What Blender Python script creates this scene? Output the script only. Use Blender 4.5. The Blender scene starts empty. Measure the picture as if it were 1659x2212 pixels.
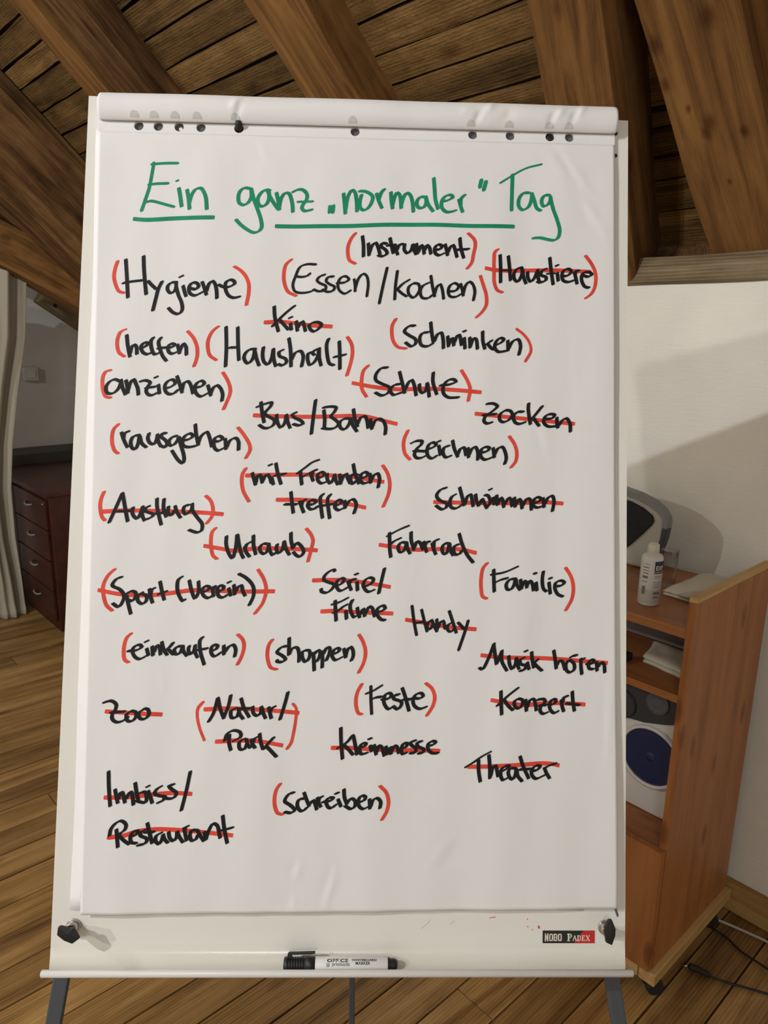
import bpy, bmesh, math, random
from mathutils import Matrix, Vector, noise
random.seed(7)
SC = bpy.context.scene
COL = SC.collection

# ------------------------------------------------------------------ camera
def setup_camera():
    head, pitch, roll = math.radians(47.5), math.radians(13.8), math.radians(0.9)
    fw = Vector((math.cos(head)*math.cos(pitch), math.sin(head)*math.cos(pitch), -math.sin(pitch)))
    r = fw.cross(Vector((0, 0, 1))).normalized()
    u = r.cross(fw)
    c, s = math.cos(roll), math.sin(roll)
    r2 = r*c + u*s
    u2 = u*c - r*s
    cam = bpy.data.cameras.new('camera')
    o = bpy.data.objects.new('camera', cam)
    COL.objects.link(o)
    M = Matrix.Identity(4)
    for i in range(3):
        M[i][0], M[i][1], M[i][2] = r2[i], u2[i], -fw[i]
    M[0][3], M[1][3], M[2][3] = 0, 0, 1.55
    o.matrix_world = M
    cam.sensor_fit = 'VERTICAL'
    cam.sensor_height = 36.0
    cam.lens = 1575.0/2212.0*36.0
    cam.clip_start = 0.02
    SC.camera = o
setup_camera()

# ------------------------------------------------------------------ world, lights, exposure
w = bpy.data.worlds.new('world'); SC.world = w; w.use_nodes = True
w.node_tree.nodes['Background'].inputs[0].default_value = (0.02, 0.03, 0.06, 1)
w.node_tree.nodes['Background'].inputs[1].default_value = 1.0
SC.view_settings.view_transform = 'Standard'
SC.view_settings.look = 'None'
SC.view_settings.gamma = 1.0
SC.view_settings.use_curve_mapping = False
SC.view_settings.exposure = 0.72

def lamp(name, loc, power, color, size, kind='POINT', target=None, spread=None):
    l = bpy.data.lights.new(name, kind)
    l.energy = power; l.color = color
    if kind == 'AREA':
        l.shape = 'DISK'; l.size = size
    else:
        l.shadow_soft_size = size
    o = bpy.data.objects.new(name, l); COL.objects.link(o)
    o.location = loc
    if target is not None:
        d = Vector(target) - Vector(loc)
        o.rotation_euler = d.to_track_quat('-Z', 'Y').to_euler()
    return o
# two small ceiling lamps left of the camera (the knobs cast two shadows), a third lamp at left, and an added soft area fill
lamp('lamp_near', (-2.10, 0.90, 3.02), 104, (0.92, 1.00, 1.06), 0.020)
lamp('lamp_far', (-2.6, 1.02, 2.60), 60, (0.93, 0.93, 0.86), 0.03)
lamp('lamp_left', (-1.7, 3.1, 2.55), 50, (0.93, 0.93, 0.86), 0.04)
lamp('added_fill', (-1.6, -1.3, 2.7), 10, (0.93, 0.97, 0.96), 0.6, 'AREA', (1.5, 0.8, 1.0))  # added soft fill behind the camera, not a lamp of the room

# ------------------------------------------------------------------ object helpers
WM = {}
def link(name, data, M=None, parent=None, mat=None):
    o = bpy.data.objects.new(name, data); COL.objects.link(o)
    M = M.copy() if M is not None else Matrix.Identity(4)
    WM[o.name] = M
    if parent is not None:
        o.parent = parent
        o.matrix_parent_inverse = Matrix.Identity(4)
        o.matrix_basis = WM[parent.name].inverted() @ M
    else:
        o.matrix_basis = M
    if mat is not None and data is not None:
        data.materials.append(mat)
    return o
def tag(o, label=None, cat=None, group=None, kind=None):
    if label: o['label'] = label
    if cat: o['category'] = cat
    if group: o['group'] = group
    if kind: o['kind'] = kind
    return o
def empty(name, loc, label, cat, group=None):
    return tag(link(name, None, Matrix.Translation(loc)), label, cat, group)

class MB:
    def __init__(s): s.v = []; s.f = []; s.sm = []
    def add(s, vs, fs, smooth=False):
        b = len(s.v); s.v += [tuple(p) for p in vs]
        s.f += [tuple(i+b for i in f) for f in fs]; s.sm += [smooth]*len(fs)
    def box(s, x0, x1, y0, y1, z0, z1, M=None):
        P = [(x0,y0,z0),(x1,y0,z0),(x1,y1,z0),(x0,y1,z0),(x0,y0,z1),(x1,y0,z1),(x1,y1,z1),(x0,y1,z1)]
        if M is not None: P = [M @ Vector(p) for p in P]
        s.add(P, [(3,2,1,0),(4,5,6,7),(0,1,5,4),(1,2,6,5),(2,3,7,6),(3,0,4,7)])
    def lathe(s, prof, n=28, M=None, smooth=True, cap=True):
        # prof: (radius, height) along local Z
        P = []
        for r, z in prof:
            for i in range(n):
                a = 2*math.pi*i/n; P.append((r*math.cos(a), r*math.sin(a), z))
        F = []
        for k in range(len(prof)-1):
            for i in range(n):
                j = (i+1) % n
                F.append((k*n+i, k*n+j, (k+1)*n+j, (k+1)*n+i))
        if M is not None: P = [M @ Vector(p) for p in P]
        b = len(s.v); s.add(P, F, smooth)
        if cap:
            s.f.append(tuple(b+i for i in reversed(range(n)))); s.sm.append(False)
            s.f.append(tuple(b+(len(prof)-1)*n+i for i in range(n))); s.sm.append(False)
    def tube(s, pts, r, n=10, smooth=True):
        pts = [Vector(p) for p in pts]; P = []; F = []
        up = Vector((0.13, 0.21, 1)).normalized()
        for i, p in enumerate(pts):
            d = (pts[min(i+1, len(pts)-1)] - pts[max(i-1, 0)]).normalized()
            a = d.cross(up).normalized(); b = a.cross(d)
            rr = r[i] if isinstance(r, (list, tuple)) else r
            for k in range(n):
                t = 2*math.pi*k/n; P.append(p + a*rr*math.cos(t) + b*rr*math.sin(t))
        for i in range(len(pts)-1):
            for k in range(n):
                j = (k+1) % n; F.append((i*n+k, i*n+j, (i+1)*n+j, (i+1)*n+k))
        F.append(tuple(reversed(range(n)))); F.append(tuple((len(pts)-1)*n+k for k in range(n)))
        s.add(P, F, smooth)
    def prism(s, poly, z0, z1, M=None, smooth=False):
        n = len(poly)
        P = [(x, y, z0) for x, y in poly] + [(x, y, z1) for x, y in poly]
        F = [tuple(reversed(range(n))), tuple(range(n, 2*n))] + [(i, (i+1) % n, n+(i+1) % n, n+i) for i in range(n)]
        if M is not None: P = [M @ Vector(p) for p in P]
        s.add(P, F, smooth)
    def grid(s, nx, ny, fn, smooth=True):
        P = [fn(i/nx, j/ny) for j in range(ny+1) for i in range(nx+1)]
        F = [(j*(nx+1)+i, j*(nx+1)+i+1, (j+1)*(nx+1)+i+1, (j+1)*(nx+1)+i) for j in range(ny) for i in range(nx)]
        s.add(P, F, smooth)
    def mesh(s, name):
        me = bpy.data.meshes.new(name); me.from_pydata(s.v, [], s.f)
        me.polygons.foreach_set('use_smooth', s.sm); me.update(); return me
    def build(s, name, mat, parent=None, M=None, bevel=0, solid=0, recalc=True, seg=2, off=-1):
        me = s.mesh(name)
        if recalc or bevel:
            bm = bmesh.new(); bm.from_mesh(me)
            if recalc: bmesh.ops.recalc_face_normals(bm, faces=bm.faces)
            bm.to_mesh(me); bm.free()
        o = link(name, me, M, parent, mat)
        if solid:
            m = o.modifiers.new('solid', 'SOLIDIFY'); m.thickness = solid; m.offset = off
        if bevel:
            m = o.modifiers.new('bevel', 'BEVEL'); m.width = bevel; m.segments = seg; m.limit_method = 'ANGLE'; m.angle_limit = 0.6
        return o
def local(M_origin):
    return Matrix.Translation(M_origin)
def frame(o, x, y, z):
    M = Matrix.Identity(4)
    for i in range(3):
        M[i][0], M[i][1], M[i][2], M[i][3] = x[i], y[i], z[i], o[i]
    return M

# ------------------------------------------------------------------ materials
def mk(name):
    m = bpy.data.materials.new(name); m.use_nodes = True
    nt = m.node_tree; b = nt.nodes['Principled BSDF']
    return m, nt, b
def N(nt, t, **kw):
    n = nt.nodes.new(t)
    for k, v in kw.items():
        if k in n.inputs: n.inputs[k].default_value = v
        else: setattr(n, k, v)
    return n
def L(nt, a, ao, b, bi): nt.links.new(a.outputs[ao], b.inputs[bi])
def lin(r, g, b):
    f = lambda c: (c/255/12.92) if c/255 <= 0.04045 else ((c/255+0.055)/1.055)**2.4
    return (f(r), f(g), f(b), 1)
def ramp(nt, stops):
    r = nt.nodes.new('ShaderNodeValToRGB'); e = r.color_ramp.elements
    while len(e) > 1: e.remove(e[0])
    e[0].position, e[0].color = stops[0]
    for p, c in stops[1:]:
        x = e.new(p); x.color = c
    return r
def plain(name, col, rough=0.5, metal=0.0, spec=0.5, bump=0, bscale=200, coat=0):
    m, nt, b = mk(name)
    b.inputs['Base Color'].default_value = col; b.inputs['Roughness'].default_value = rough
    b.inputs['Metallic'].default_value = metal; b.inputs['Specular IOR Level'].default_value = spec
    tc = N(nt, 'ShaderNodeTexCoord')
    n0 = N(nt, 'ShaderNodeTexNoise', Scale=bscale*0.15, Detail=3.0); L(nt, tc, 'Object', n0, 'Vector')
    mp = N(nt, 'ShaderNodeMapRange'); mp.inputs['To Min'].default_value = max(0, rough-0.05); mp.inputs['To Max'].default_value = min(1, rough+0.07)
    L(nt, n0, 'Fac', mp, 'Value'); L(nt, mp, 'Result', b, 'Roughness')
    if bump:
        n = N(nt, 'ShaderNodeTexNoise', Scale=bscale, Detail=4.0); L(nt, tc, 'Object', n, 'Vector')
        bp = N(nt, 'ShaderNodeBump', Strength=bump, Distance=0.001); L(nt, n, 'Fac', bp, 'Height'); L(nt, bp, 'Normal', b, 'Normal')
    if coat: b.inputs['Coat Weight'].default_value = coat
    return m
def wood(name, dark, mid, light, rough=0.75, bump=0.5, gscale=1.0, stain=0.35, saw=0.0, var=0.3, spec=0.3, wave=0.10, fib=0.30, bdist=0.0022, knots=()):
    """boards have their length on local X"""
    m, nt, b = mk(name)
    tc = N(nt, 'ShaderNodeTexCoord'); oi = N(nt, 'ShaderNodeObjectInfo')
    rnd = N(nt, 'ShaderNodeVectorMath', operation='SCALE'); rnd.inputs['Scale'].default_value = 1.0
    cmb = N(nt, 'ShaderNodeCombineXYZ')
    mu = N(nt, 'ShaderNodeMath', operation='MULTIPLY'); mu.inputs[1].default_value = 61.0
    L(nt, oi, 'Random', mu, 0)
    for k in ('X', 'Y', 'Z'): L(nt, mu, 'Value', cmb, k)
    add = N(nt, 'ShaderNodeVectorMath', operation='ADD'); L(nt, tc, 'Object', add, 0); L(nt, cmb, 'Vector', add, 1)
    # long grain
    mp = N(nt, 'ShaderNodeMapping'); mp.inputs['Scale'].default_value = (1.3*gscale, 16*gscale, 16*gscale); L(nt, add, 'Vector', mp, 'Vector')
    n1 = N(nt, 'ShaderNodeTexNoise', Scale=1.0, Detail=6.0, Roughness=0.6, Distortion=0.6); L(nt, mp, 'Vector', n1, 'Vector')
    # ring lines
    mw = N(nt, 'ShaderNodeMapping'); mw.inputs['Scale'].default_value = (1.1*gscale, 17*gscale, 17*gscale); L(nt, add, 'Vector', mw, 'Vector')
    wv = N(nt, 'ShaderNodeTexWave', Scale=2.2, Distortion=5.0, Detail=3.0); wv.inputs['Detail Scale'].default_value = 0.8
    wv.bands_direction = 'Y'
    L(nt, mw, 'Vector', wv, 'Vector')
    # fine fibres
    mf = N(nt, 'ShaderNodeMapping'); mf.inputs['Scale'].default_value = (6*gscale, 170*gscale, 170*gscale); L(nt, add, 'Vector', mf, 'Vector')
    n2 = N(nt, 'ShaderNodeTexNoise', Scale=1.0, Detail=3.0); L(nt, mf, 'Vector', n2, 'Vector')
    # knots
    mk_ = N(nt, 'ShaderNodeMapping'); mk_.inputs['Scale'].default_value = (2.6*gscale, 6.5*gscale, 6.5*gscale); L(nt, add, 'Vector', mk_, 'Vector')
    vo = N(nt, 'ShaderNodeTexVoronoi', Scale=1.0); L(nt, mk_, 'Vector', vo, 'Vector')
    kr = ramp(nt, [(0.0, (1,1,1,1)), (0.09, (0.75,0.75,0.75,1)), (0.16, (0,0,0,1))]); L(nt, vo, 'Distance', kr, 'Fac')
    # weather stains
    n3 = N(nt, 'ShaderNodeTexNoise', Scale=5.0, Detail=5.0, Roughness=0.65); L(nt, add, 'Vector', n3, 'Vector')
    s1 = N(nt, 'ShaderNodeMath', operation='MULTIPLY_ADD'); s1.inputs[1].default_value = wave; L(nt, wv, 'Fac', s1, 0); L(nt, n1, 'Fac', s1, 2)
    s2 = N(nt, 'ShaderNodeMath', operation='MULTIPLY_ADD'); s2.inputs[1].default_value = fib; L(nt, n2, 'Fac', s2, 0); L(nt, s1, 'Value', s2, 2)
    cr = ramp(nt, [(0.45, dark), (0.68, mid), (0.92, light)]); L(nt, s2, 'Value', cr, 'Fac')
    st = ramp(nt, [(0.38, (1,1,1,1)), (0.62, (0,0,0,1))]); L(nt, n3, 'Fac', st, 'Fac')
    mx = N(nt, 'ShaderNodeMix', data_type='RGBA', blend_type='MULTIPLY')
    ms = N(nt, 'ShaderNodeMath', operation='MULTIPLY'); ms.inputs[1].default_value = stain; L(nt, st, 'Color', ms, 0)
    L(nt, ms, 'Value', mx, 0); L(nt, cr, 'Color', mx, 6); mx.inputs[7].default_value = (0.42, 0.36, 0.30, 1)
    mx2 = N(nt, 'ShaderNodeMix', data_type='RGBA', blend_type='MULTIPLY'); mk2 = N(nt, 'ShaderNodeMath', operation='MULTIPLY'); mk2.inputs[1].default_value = 0.7
    L(nt, kr, 'Color', mk2, 0); L(nt, mk2, 'Value', mx2, 0); L(nt, mx, 2, mx2, 6); mx2.inputs[7].default_value = (0.30, 0.17, 0.09, 1)
    last = mx2
    if knots:
        dn = N(nt, 'ShaderNodeTexNoise', Scale=22.0, Detail=3.0); L(nt, tc, 'Object', dn, 'Vector')
        wob = N(nt, 'ShaderNodeVectorMath', operation='MULTIPLY_ADD'); L(nt, dn, 'Color', wob, 0); wob.inputs[1].default_value = (0.018, 0.018, 0.018); L(nt, tc, 'Object', wob, 2)
        acc = None
        for kx, ky, kr_ in knots:
            sb = N(nt, 'ShaderNodeVectorMath', operation='SUBTRACT'); L(nt, wob, 'Vector', sb, 0); sb.inputs[1].default_value = (kx+0.009, ky+0.009, 0.009)
            scv = N(nt, 'ShaderNodeVectorMath', operation='MULTIPLY'); L(nt, sb, 'Vector', scv, 0); scv.inputs[1].default_value = (0.62, 1.0, 0.3)
            ln_ = N(nt, 'ShaderNodeVectorMath', operation='LENGTH'); L(nt, scv, 'Vector', ln_, 0)
            mr_ = N(nt, 'ShaderNodeMapRange', interpolation_type='SMOOTHSTEP'); mr_.inputs['From Min'].default_value = kr_*0.15; mr_.inputs['From Max'].default_value = kr_*1.35; mr_.inputs['To Min'].default_value = 0.85; mr_.inputs['To Max'].default_value = 0.0
            L(nt, ln_, 'Value', mr_, 'Value')
            if acc is None: acc = mr_; ao = 'Result'
            else:
                mxm = N(nt, 'ShaderNodeMath', operation='MAXIMUM'); L(nt, acc, ao, mxm, 0); L(nt, mr_, 'Result', mxm, 1); acc = mxm; ao = 'Value'
        mx3 = N(nt, 'ShaderNodeMix', data_type='RGBA', blend_type='MULTIPLY'); L(nt, acc, ao, mx3, 0); L(nt, mx2, 2, mx3, 6); mx3.inputs[7].default_value = (0.42, 0.30, 0.22, 1)
        last = mx3
    hsv = N(nt, 'ShaderNodeHueSaturation'); mr = N(nt, 'ShaderNodeMapRange'); mr.inputs['To Min'].default_value = 1-var; mr.inputs['To Max'].default_value = 1+var
    L(nt, oi, 'Random', mr, 'Value'); L(nt, mr, 'Result', hsv, 'Value'); L(nt, last, 2, hsv, 'Color'); L(nt, hsv, 'Color', b, 'Base Color')
    b.inputs['Roughness'].default_value = rough; b.inputs['Specular IOR Level'].default_value = spec
    hsrc = s2
    if saw:
        msw = N(nt, 'ShaderNodeMapping'); msw.inputs['Scale'].default_value = (38, 60, 60); msw.inputs['Rotation'].default_value = (0, 0, 0.35); L(nt, add, 'Vector', msw, 'Vector')
        n4 = N(nt, 'ShaderNodeTexNoise', Scale=1.0, Detail=5.0, Roughness=0.7); L(nt, msw, 'Vector', n4, 'Vector')
        hsrc = N(nt, 'ShaderNodeMath', operation='MULTIPLY_ADD'); hsrc.inputs[1].default_value = saw; L(nt, n4, 'Fac', hsrc, 0); L(nt, s2, 'Value', hsrc, 2)
    bp = N(nt, 'ShaderNodeBump', Strength=bump, Distance=bdist); L(nt, hsrc, 'Value', bp, 'Height'); L(nt, bp, 'Normal', b, 'Normal')
    return m

M_PLANK = wood('roof_plank_wood', lin(50,38,21), lin(112,86,50), lin(144,113,72), 0.85, 1.0, stain=0.60, saw=1.4, bdist=0.004, var=0.32, spec=0.15)
M_BEAM = wood('beam_wood', lin(88,60,31), lin(130,93,52), lin(152,110,66), 0.8, 0.55, gscale=1.7, stain=0.30, saw=0.6, var=0.08, spec=0.2, fib=0.2, wave=0.05)
M_BEAM_KNOTTY = wood('knotty_beam_wood', lin(96,66,35), lin(136,97,54), lin(152,110,66), 0.8, 0.5, gscale=1.7, stain=0.25, saw=0.8, var=0.03, spec=0.2, fib=0.15, wave=0.04,
    knots=[(0.537, 0.077, 0.016), (0.559, -0.036, 0.018), (0.452, 0.079, 0.012), (0.348, 0.013, 0.017), (0.328, 0.022, 0.015), (0.313, -0.055, 0.01), (0.199, 0.0, 0.006), (0.389, 0.049, 0.007)])
M_BEAM_OLD = wood('old_beam_wood', lin(48,33,20), lin(98,70,42), lin(136,102,66), 0.85, 0.9, gscale=1.4, stain=0.5, var=0.15, spec=0.15)
M_GREYWOOD = wood('grey_plate_wood', lin(78,66,50), lin(128,112,88), lin(156,140,114), 0.85, 0.7, stain=0.4, var=0.05, spec=0.15)
M_FLOOR = wood('floor_board_wood', lin(84,58,30), lin(142,107,61), lin(172,138,88), 0.42, 0.35, stain=0.25, var=0.22, spec=0.45)
M_BASEB = wood('skirting_wood', lin(120,88,46), lin(170,134,80), lin(196,160,104), 0.7, 0.6, stain=0.35, var=0.05)
M_BEECH = wood('beech_veneer', lin(134,84,46), lin(162,104,58), lin(174,117,70), 0.42, 0.05, gscale=1.5, stain=0.10, var=0.04, spec=0.4)
M_RAWWOOD = wood('raw_pine', lin(160,122,72), lin(196,160,104), lin(214,180,126), 0.6, 0.2, gscale=1.4, stain=0.15, var=0.04)
M_MAHOG = wood('mahogany_veneer', lin(44,17,13), lin(62,25,18), lin(76,34,25), 0.4, 0.02, gscale=1.2, stain=0.2, var=0.05, spec=0.5)
M_SLATEWOOD = plain('dark_lacquer', lin(66,58,54), 0.5)

def plaster(name, col, bump=0.5, ang=0.5):
    m, nt, b = mk(name); tc = N(nt, 'ShaderNodeTexCoord')
    mp = N(nt, 'ShaderNodeMapping'); mp.inputs['Rotation'].default_value = (ang, 0, 0); mp.inputs['Scale'].default_value = (30, 22, 160); L(nt, tc, 'Object', mp, 'Vector')
    n1 = N(nt, 'ShaderNodeTexNoise', Scale=1.0, Detail=4.0); L(nt, mp, 'Vector', n1, 'Vector')
    n2 = N(nt, 'ShaderNodeTexNoise', Scale=5.0, Detail=4.0); L(nt, tc, 'Object', n2, 'Vector')
    n3 = N(nt, 'ShaderNodeTexNoise', Scale=90.0, Detail=3.0); L(nt, tc, 'Object', n3, 'Vector')
    a = N(nt, 'ShaderNodeMath', operation='MULTIPLY_ADD'); a.inputs[1].default_value = 0.5; L(nt, n3, 'Fac', a, 0); L(nt, n1, 'Fac', a, 2)
    a2 = N(nt, 'ShaderNodeMath', operation='MULTIPLY_ADD'); a2.inputs[1].default_value = 3.0; L(nt, n2, 'Fac', a2, 0); L(nt, a, 'Value', a2, 2)
    bp = N(nt, 'ShaderNodeBump', Strength=bump, Distance=0.004); L(nt, a2, 'Value', bp, 'Height'); L(nt, bp, 'Normal', b, 'Normal')
    cr = ramp(nt, [(0.3, tuple(c*0.9 for c in col[:3])+(1,)), (0.7, col)]); L(nt, n2, 'Fac', cr, 'Fac'); L(nt, cr, 'Color', b, 'Base Color')
    b.inputs['Roughness'].default_value = 0.9; b.inputs['Specular IOR Level'].default_value = 0.2
    return m
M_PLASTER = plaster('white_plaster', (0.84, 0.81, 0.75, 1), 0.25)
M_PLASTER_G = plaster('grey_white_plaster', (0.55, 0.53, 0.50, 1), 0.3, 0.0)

def paper_mat(name, col):
    m, nt, b = mk(name); tc = N(nt, 'ShaderNodeTexCoord')
    n1 = N(nt, 'ShaderNodeTexNoise', Scale=9.0, Detail=3.0); mp = N(nt, 'ShaderNodeMapping'); mp.inputs['Scale'].default_value = (1.4, 0.55, 1)
    L(nt, tc, 'Object', mp, 'Vector'); L(nt, mp, 'Vector', n1, 'Vector')
    n2 = N(nt, 'ShaderNodeTexNoise', Scale=600.0, Detail=2.0); L(nt, tc, 'Object', n2, 'Vector')
    a = N(nt, 'ShaderNodeMath', operation='MULTIPLY_ADD'); a.inputs[1].default_value = 0.008; L(nt, n2, 'Fac', a, 0); L(nt, n1, 'Fac', a, 2)
    bp = N(nt, 'ShaderNodeBump', Strength=0.35, Distance=0.006); L(nt, a, 'Value', bp, 'Height'); L(nt, bp, 'Normal', b, 'Normal')
    b.inputs['Base Color'].default_value = col; b.inputs['Roughness'].default_value = 0.8; b.inputs['Specular IOR Level'].default_value = 0.25
    return m
M_PAPER = paper_mat('flip_chart_paper', (0.765, 0.755, 0.762, 1))
M_HOLE_SHADE = plain('hole_shade_grey', (0.58, 0.575, 0.57, 1), 0.9)  # grey carries the shade inside the half-hidden holes
def enamel():
    m, nt, b = mk('white_enamel'); tc = N(nt, 'ShaderNodeTexCoord')
    n1 = N(nt, 'ShaderNodeTexNoise', Scale=7.0, Detail=4.0); L(nt, tc, 'Object', n1, 'Vector')
    sp = N(nt, 'ShaderNodeSeparateXYZ'); L(nt, tc, 'Object', sp, 'Vector')
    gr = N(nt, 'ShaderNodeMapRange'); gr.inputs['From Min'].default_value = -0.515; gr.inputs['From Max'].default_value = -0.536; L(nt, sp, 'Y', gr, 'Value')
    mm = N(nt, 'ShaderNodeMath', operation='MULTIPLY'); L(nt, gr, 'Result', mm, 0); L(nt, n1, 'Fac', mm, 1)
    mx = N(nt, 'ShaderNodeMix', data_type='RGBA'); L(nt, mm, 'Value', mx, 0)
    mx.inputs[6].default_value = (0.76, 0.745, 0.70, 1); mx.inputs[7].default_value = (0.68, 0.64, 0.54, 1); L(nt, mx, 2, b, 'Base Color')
    n2 = N(nt, 'ShaderNodeTexNoise', Scale=260.0, Detail=2.0); L(nt, tc, 'Object', n2, 'Vector')
    bp = N(nt, 'ShaderNodeBump', Strength=0.25, Distance=0.0006); L(nt, n2, 'Fac', bp, 'Height'); L(nt, bp, 'Normal', b, 'Normal')
    b.inputs['Roughness'].default_value = 0.22; b.inputs['Specular IOR Level'].default_value = 0.5
    return m
M_ENAMEL = enamel()
M_RAIL = plain('white_plastic_rail', (0.62, 0.60, 0.59, 1), 0.4)
M_BLACK = plain('black_plastic', (0.010, 0.010, 0.010, 1), 0.5)
M_RUBBER = plain('black_rubber', (0.012, 0.012, 0.012, 1), 0.7)
M_STEEL = plain('zinc_steel', (0.48, 0.46, 0.42, 1), 0.3, metal=0.9)
M_LEG = plain('grey_painted_steel', (0.060, 0.068, 0.082, 1), 0.45)
def ink(name, col, rough=0.5):
    m, nt, b = mk(name); tc = N(nt, 'ShaderNodeTexCoord')
    n = N(nt, 'ShaderNodeTexNoise', Scale=60.0, Detail=3.0); L(nt, tc, 'Object', n, 'Vector')
    cr = ramp(nt, [(0.3, tuple(c*0.86 for c in col[:3])+(1,)), (0.7, tuple(min(1, c*1.1) for c in col[:3])+(1,))]); L(nt, n, 'Fac', cr, 'Fac')
    L(nt, cr, 'Color', b, 'Base Color'); b.inputs['Roughness'].default_value = rough; b.inputs['Specular IOR Level'].default_value = 0.25
    return m
M_INK_K = ink('black_ink', (0.007, 0.0065, 0.008, 1), 0.6)
M_INK_R = ink('red_ink', (0.71, 0.066, 0.040, 1))
M_INK_G = ink('green_ink', (0.010, 0.245, 0.125, 1))
M_INK_B = ink('blue_ink', (0.10, 0.12, 0.40, 1))
M_INK_F = ink('faded_ink', (0.42, 0.38, 0.38, 1))
M_STK_K = plain('sticker_black', (0.012, 0.014, 0.012, 1), 0.35)
M_STK_R = plain('sticker_red', (0.52, 0.018, 0.022, 1), 0.35)
M_STK_W = plain('sticker_cream', (0.72, 0.68, 0.58, 1), 0.4)
M_WHITEPL = plain('white_plastic', (0.70, 0.69, 0.68, 1), 0.35)
M_SILVER = plain('silver_plastic', (0.42, 0.42, 0.37, 1), 0.38, metal=0.25)
M_GREYPL = plain('grey_plastic', (0.20, 0.21, 0.21, 1), 0.45)
M_DARKPL = plain('dark_slate_plastic', (0.035, 0.042, 0.055, 1), 0.3)
M_GRILLE = plain('black_speaker_cloth', (0.012, 0.013, 0.014, 1), 0.8, bump=0.5, bscale=900)
M_BLUE = plain('blue_speaker_cone', (0.004, 0.016, 0.085, 1), 0.22, coat=0.3)
M_CHROME = plain('chrome', (0.6, 0.58, 0.52, 1), 0.15, metal=1.0)
M_CLOTH = plain('cotton_cloth', (0.62, 0.58, 0.48, 1), 0.95, bump=0.4, bscale=700)
M_CURTAIN = plain('beige_curtain_fabric', (0.36, 0.325, 0.26, 1), 0.95, bump=0.5, bscale=500)
M_PRINT = plain('grey_printed_paper', (0.24, 0.22, 0.25, 1), 0.8)
M_NAVY = plain('navy_print', (0.02, 0.03, 0.07, 1), 0.6)
M_CABLE_W = plain('white_cable', (0.45, 0.44, 0.42, 1), 0.5)
M_CABLE_K = plain('black_cable', (0.01, 0.01, 0.01, 1), 0.5)
M_SWITCH = plain('ivory_switch_plastic', (0.50, 0.49, 0.46, 1), 0.4)
def glassy(name, col, trans, rough, ior):
    m, nt, b = mk(name); b.inputs['Base Color'].default_value = col; b.inputs['Transmission Weight'].default_value = trans
    b.inputs['Roughness'].default_value = rough; b.inputs['IOR'].default_value = ior
    tc = N(nt, 'ShaderNodeTexCoord'); n = N(nt, 'ShaderNodeTexNoise', Scale=30.0); L(nt, tc, 'Object', n, 'Vector')
    bp = N(nt, 'ShaderNodeBump', Strength=0.02, Distance=0.001); L(nt, n, 'Fac', bp, 'Height'); L(nt, bp, 'Normal', b, 'Normal')
    return m
def thin_glass():
    m = bpy.data.materials.new('clear_glass'); m.use_nodes = True; nt = m.node_tree; nt.nodes.clear()
    o = nt.nodes.new('ShaderNodeOutputMaterial'); mx = nt.nodes.new('ShaderNodeMixShader'); t = nt.nodes.new('ShaderNodeBsdfTransparent'); g = nt.nodes.new('ShaderNodeBsdfGlossy'); lw = nt.nodes.new('ShaderNodeLayerWeight'); fr = nt.nodes.new('ShaderNodeMath')
    t.inputs['Color'].default_value = (0.955, 0.955, 0.95, 1); g.inputs['Roughness'].default_value = 0.03; lw.inputs['Blend'].default_value = 0.5; fr.operation = 'POWER'; fr.inputs[1].default_value = 3.0; L(nt, lw, 'Facing', fr, 0)
    L(nt, fr, 'Value', mx, 0); L(nt, t, 'BSDF', mx, 1); L(nt, g, 'BSDF', mx, 2); L(nt, mx, 'Shader', o, 'Surface'); return m
M_GLASS = thin_glass()
M_PE = glassy('milky_plastic', (0.80, 0.78, 0.74, 1), 0.25, 0.35, 1.4)
M_LIQUID = plain('milky_plastic_with_liquid_behind', (0.46, 0.43, 0.38, 1), 0.35)

# ------------------------------------------------------------------ room shell
XW, YG, YB, XL = 1.90, 5.0, -2.6, -4.1
A = math.radians(43)
ca, sa = math.cos(A), math.sin(A)
PO = Vector((1.9, 0, 1.755))                 # eaves line of the rafters' undersides
SL = Vector((-ca, 0, sa)); NRM = Vector((sa, 0, ca)); YY = Vector((0, 1, 0))
DEP = 0.12
RIDGE = 3.0/ca
def struct(o): o['kind'] = 'structure'; return o

# floor with single boards
fl = struct(link('floor', None, Matrix.Translation((-1, 1.2, 0))))
fb = MB(); fb.box(XL, XW+0.15, YB-0.1, YG+0.1, -0.08, -0.024); fb.build('floor_base', M_FLOOR, fl, Matrix.Identity(4))
def plank_mesh(L_, W_, T_, jit, nx=6, seed=0):
    rr = random.Random(seed); s = MB()
    P = []
    for i in range(nx+1):
        x = -L_/2 + L_*i/nx
        j = [rr.uniform(-jit, jit) for _ in range(2)]
        t = rr.uniform(-jit, jit)*0.3
        P += [(x, -W_/2+j[0], t), (x, W_/2+j[1], t), (x, W_/2+j[1], -T_), (x, -W_/2+j[0], -T_)]
    F = []
    for i in range(nx):
        a = 4*i; b = a+4
        F += [(a, b, b+1, a+1), (a+1, b+1, b+2, a+2), (a+2, b+2, b+3, a+3), (a+3, b+3, b, a)]
    F += [(0, 1, 2, 3), (4*nx+3, 4*nx+2, 4*nx+1, 4*nx)]
    s.add(P, F); return s
row = 0; y = 0.490 - 0.1115*27
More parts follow.
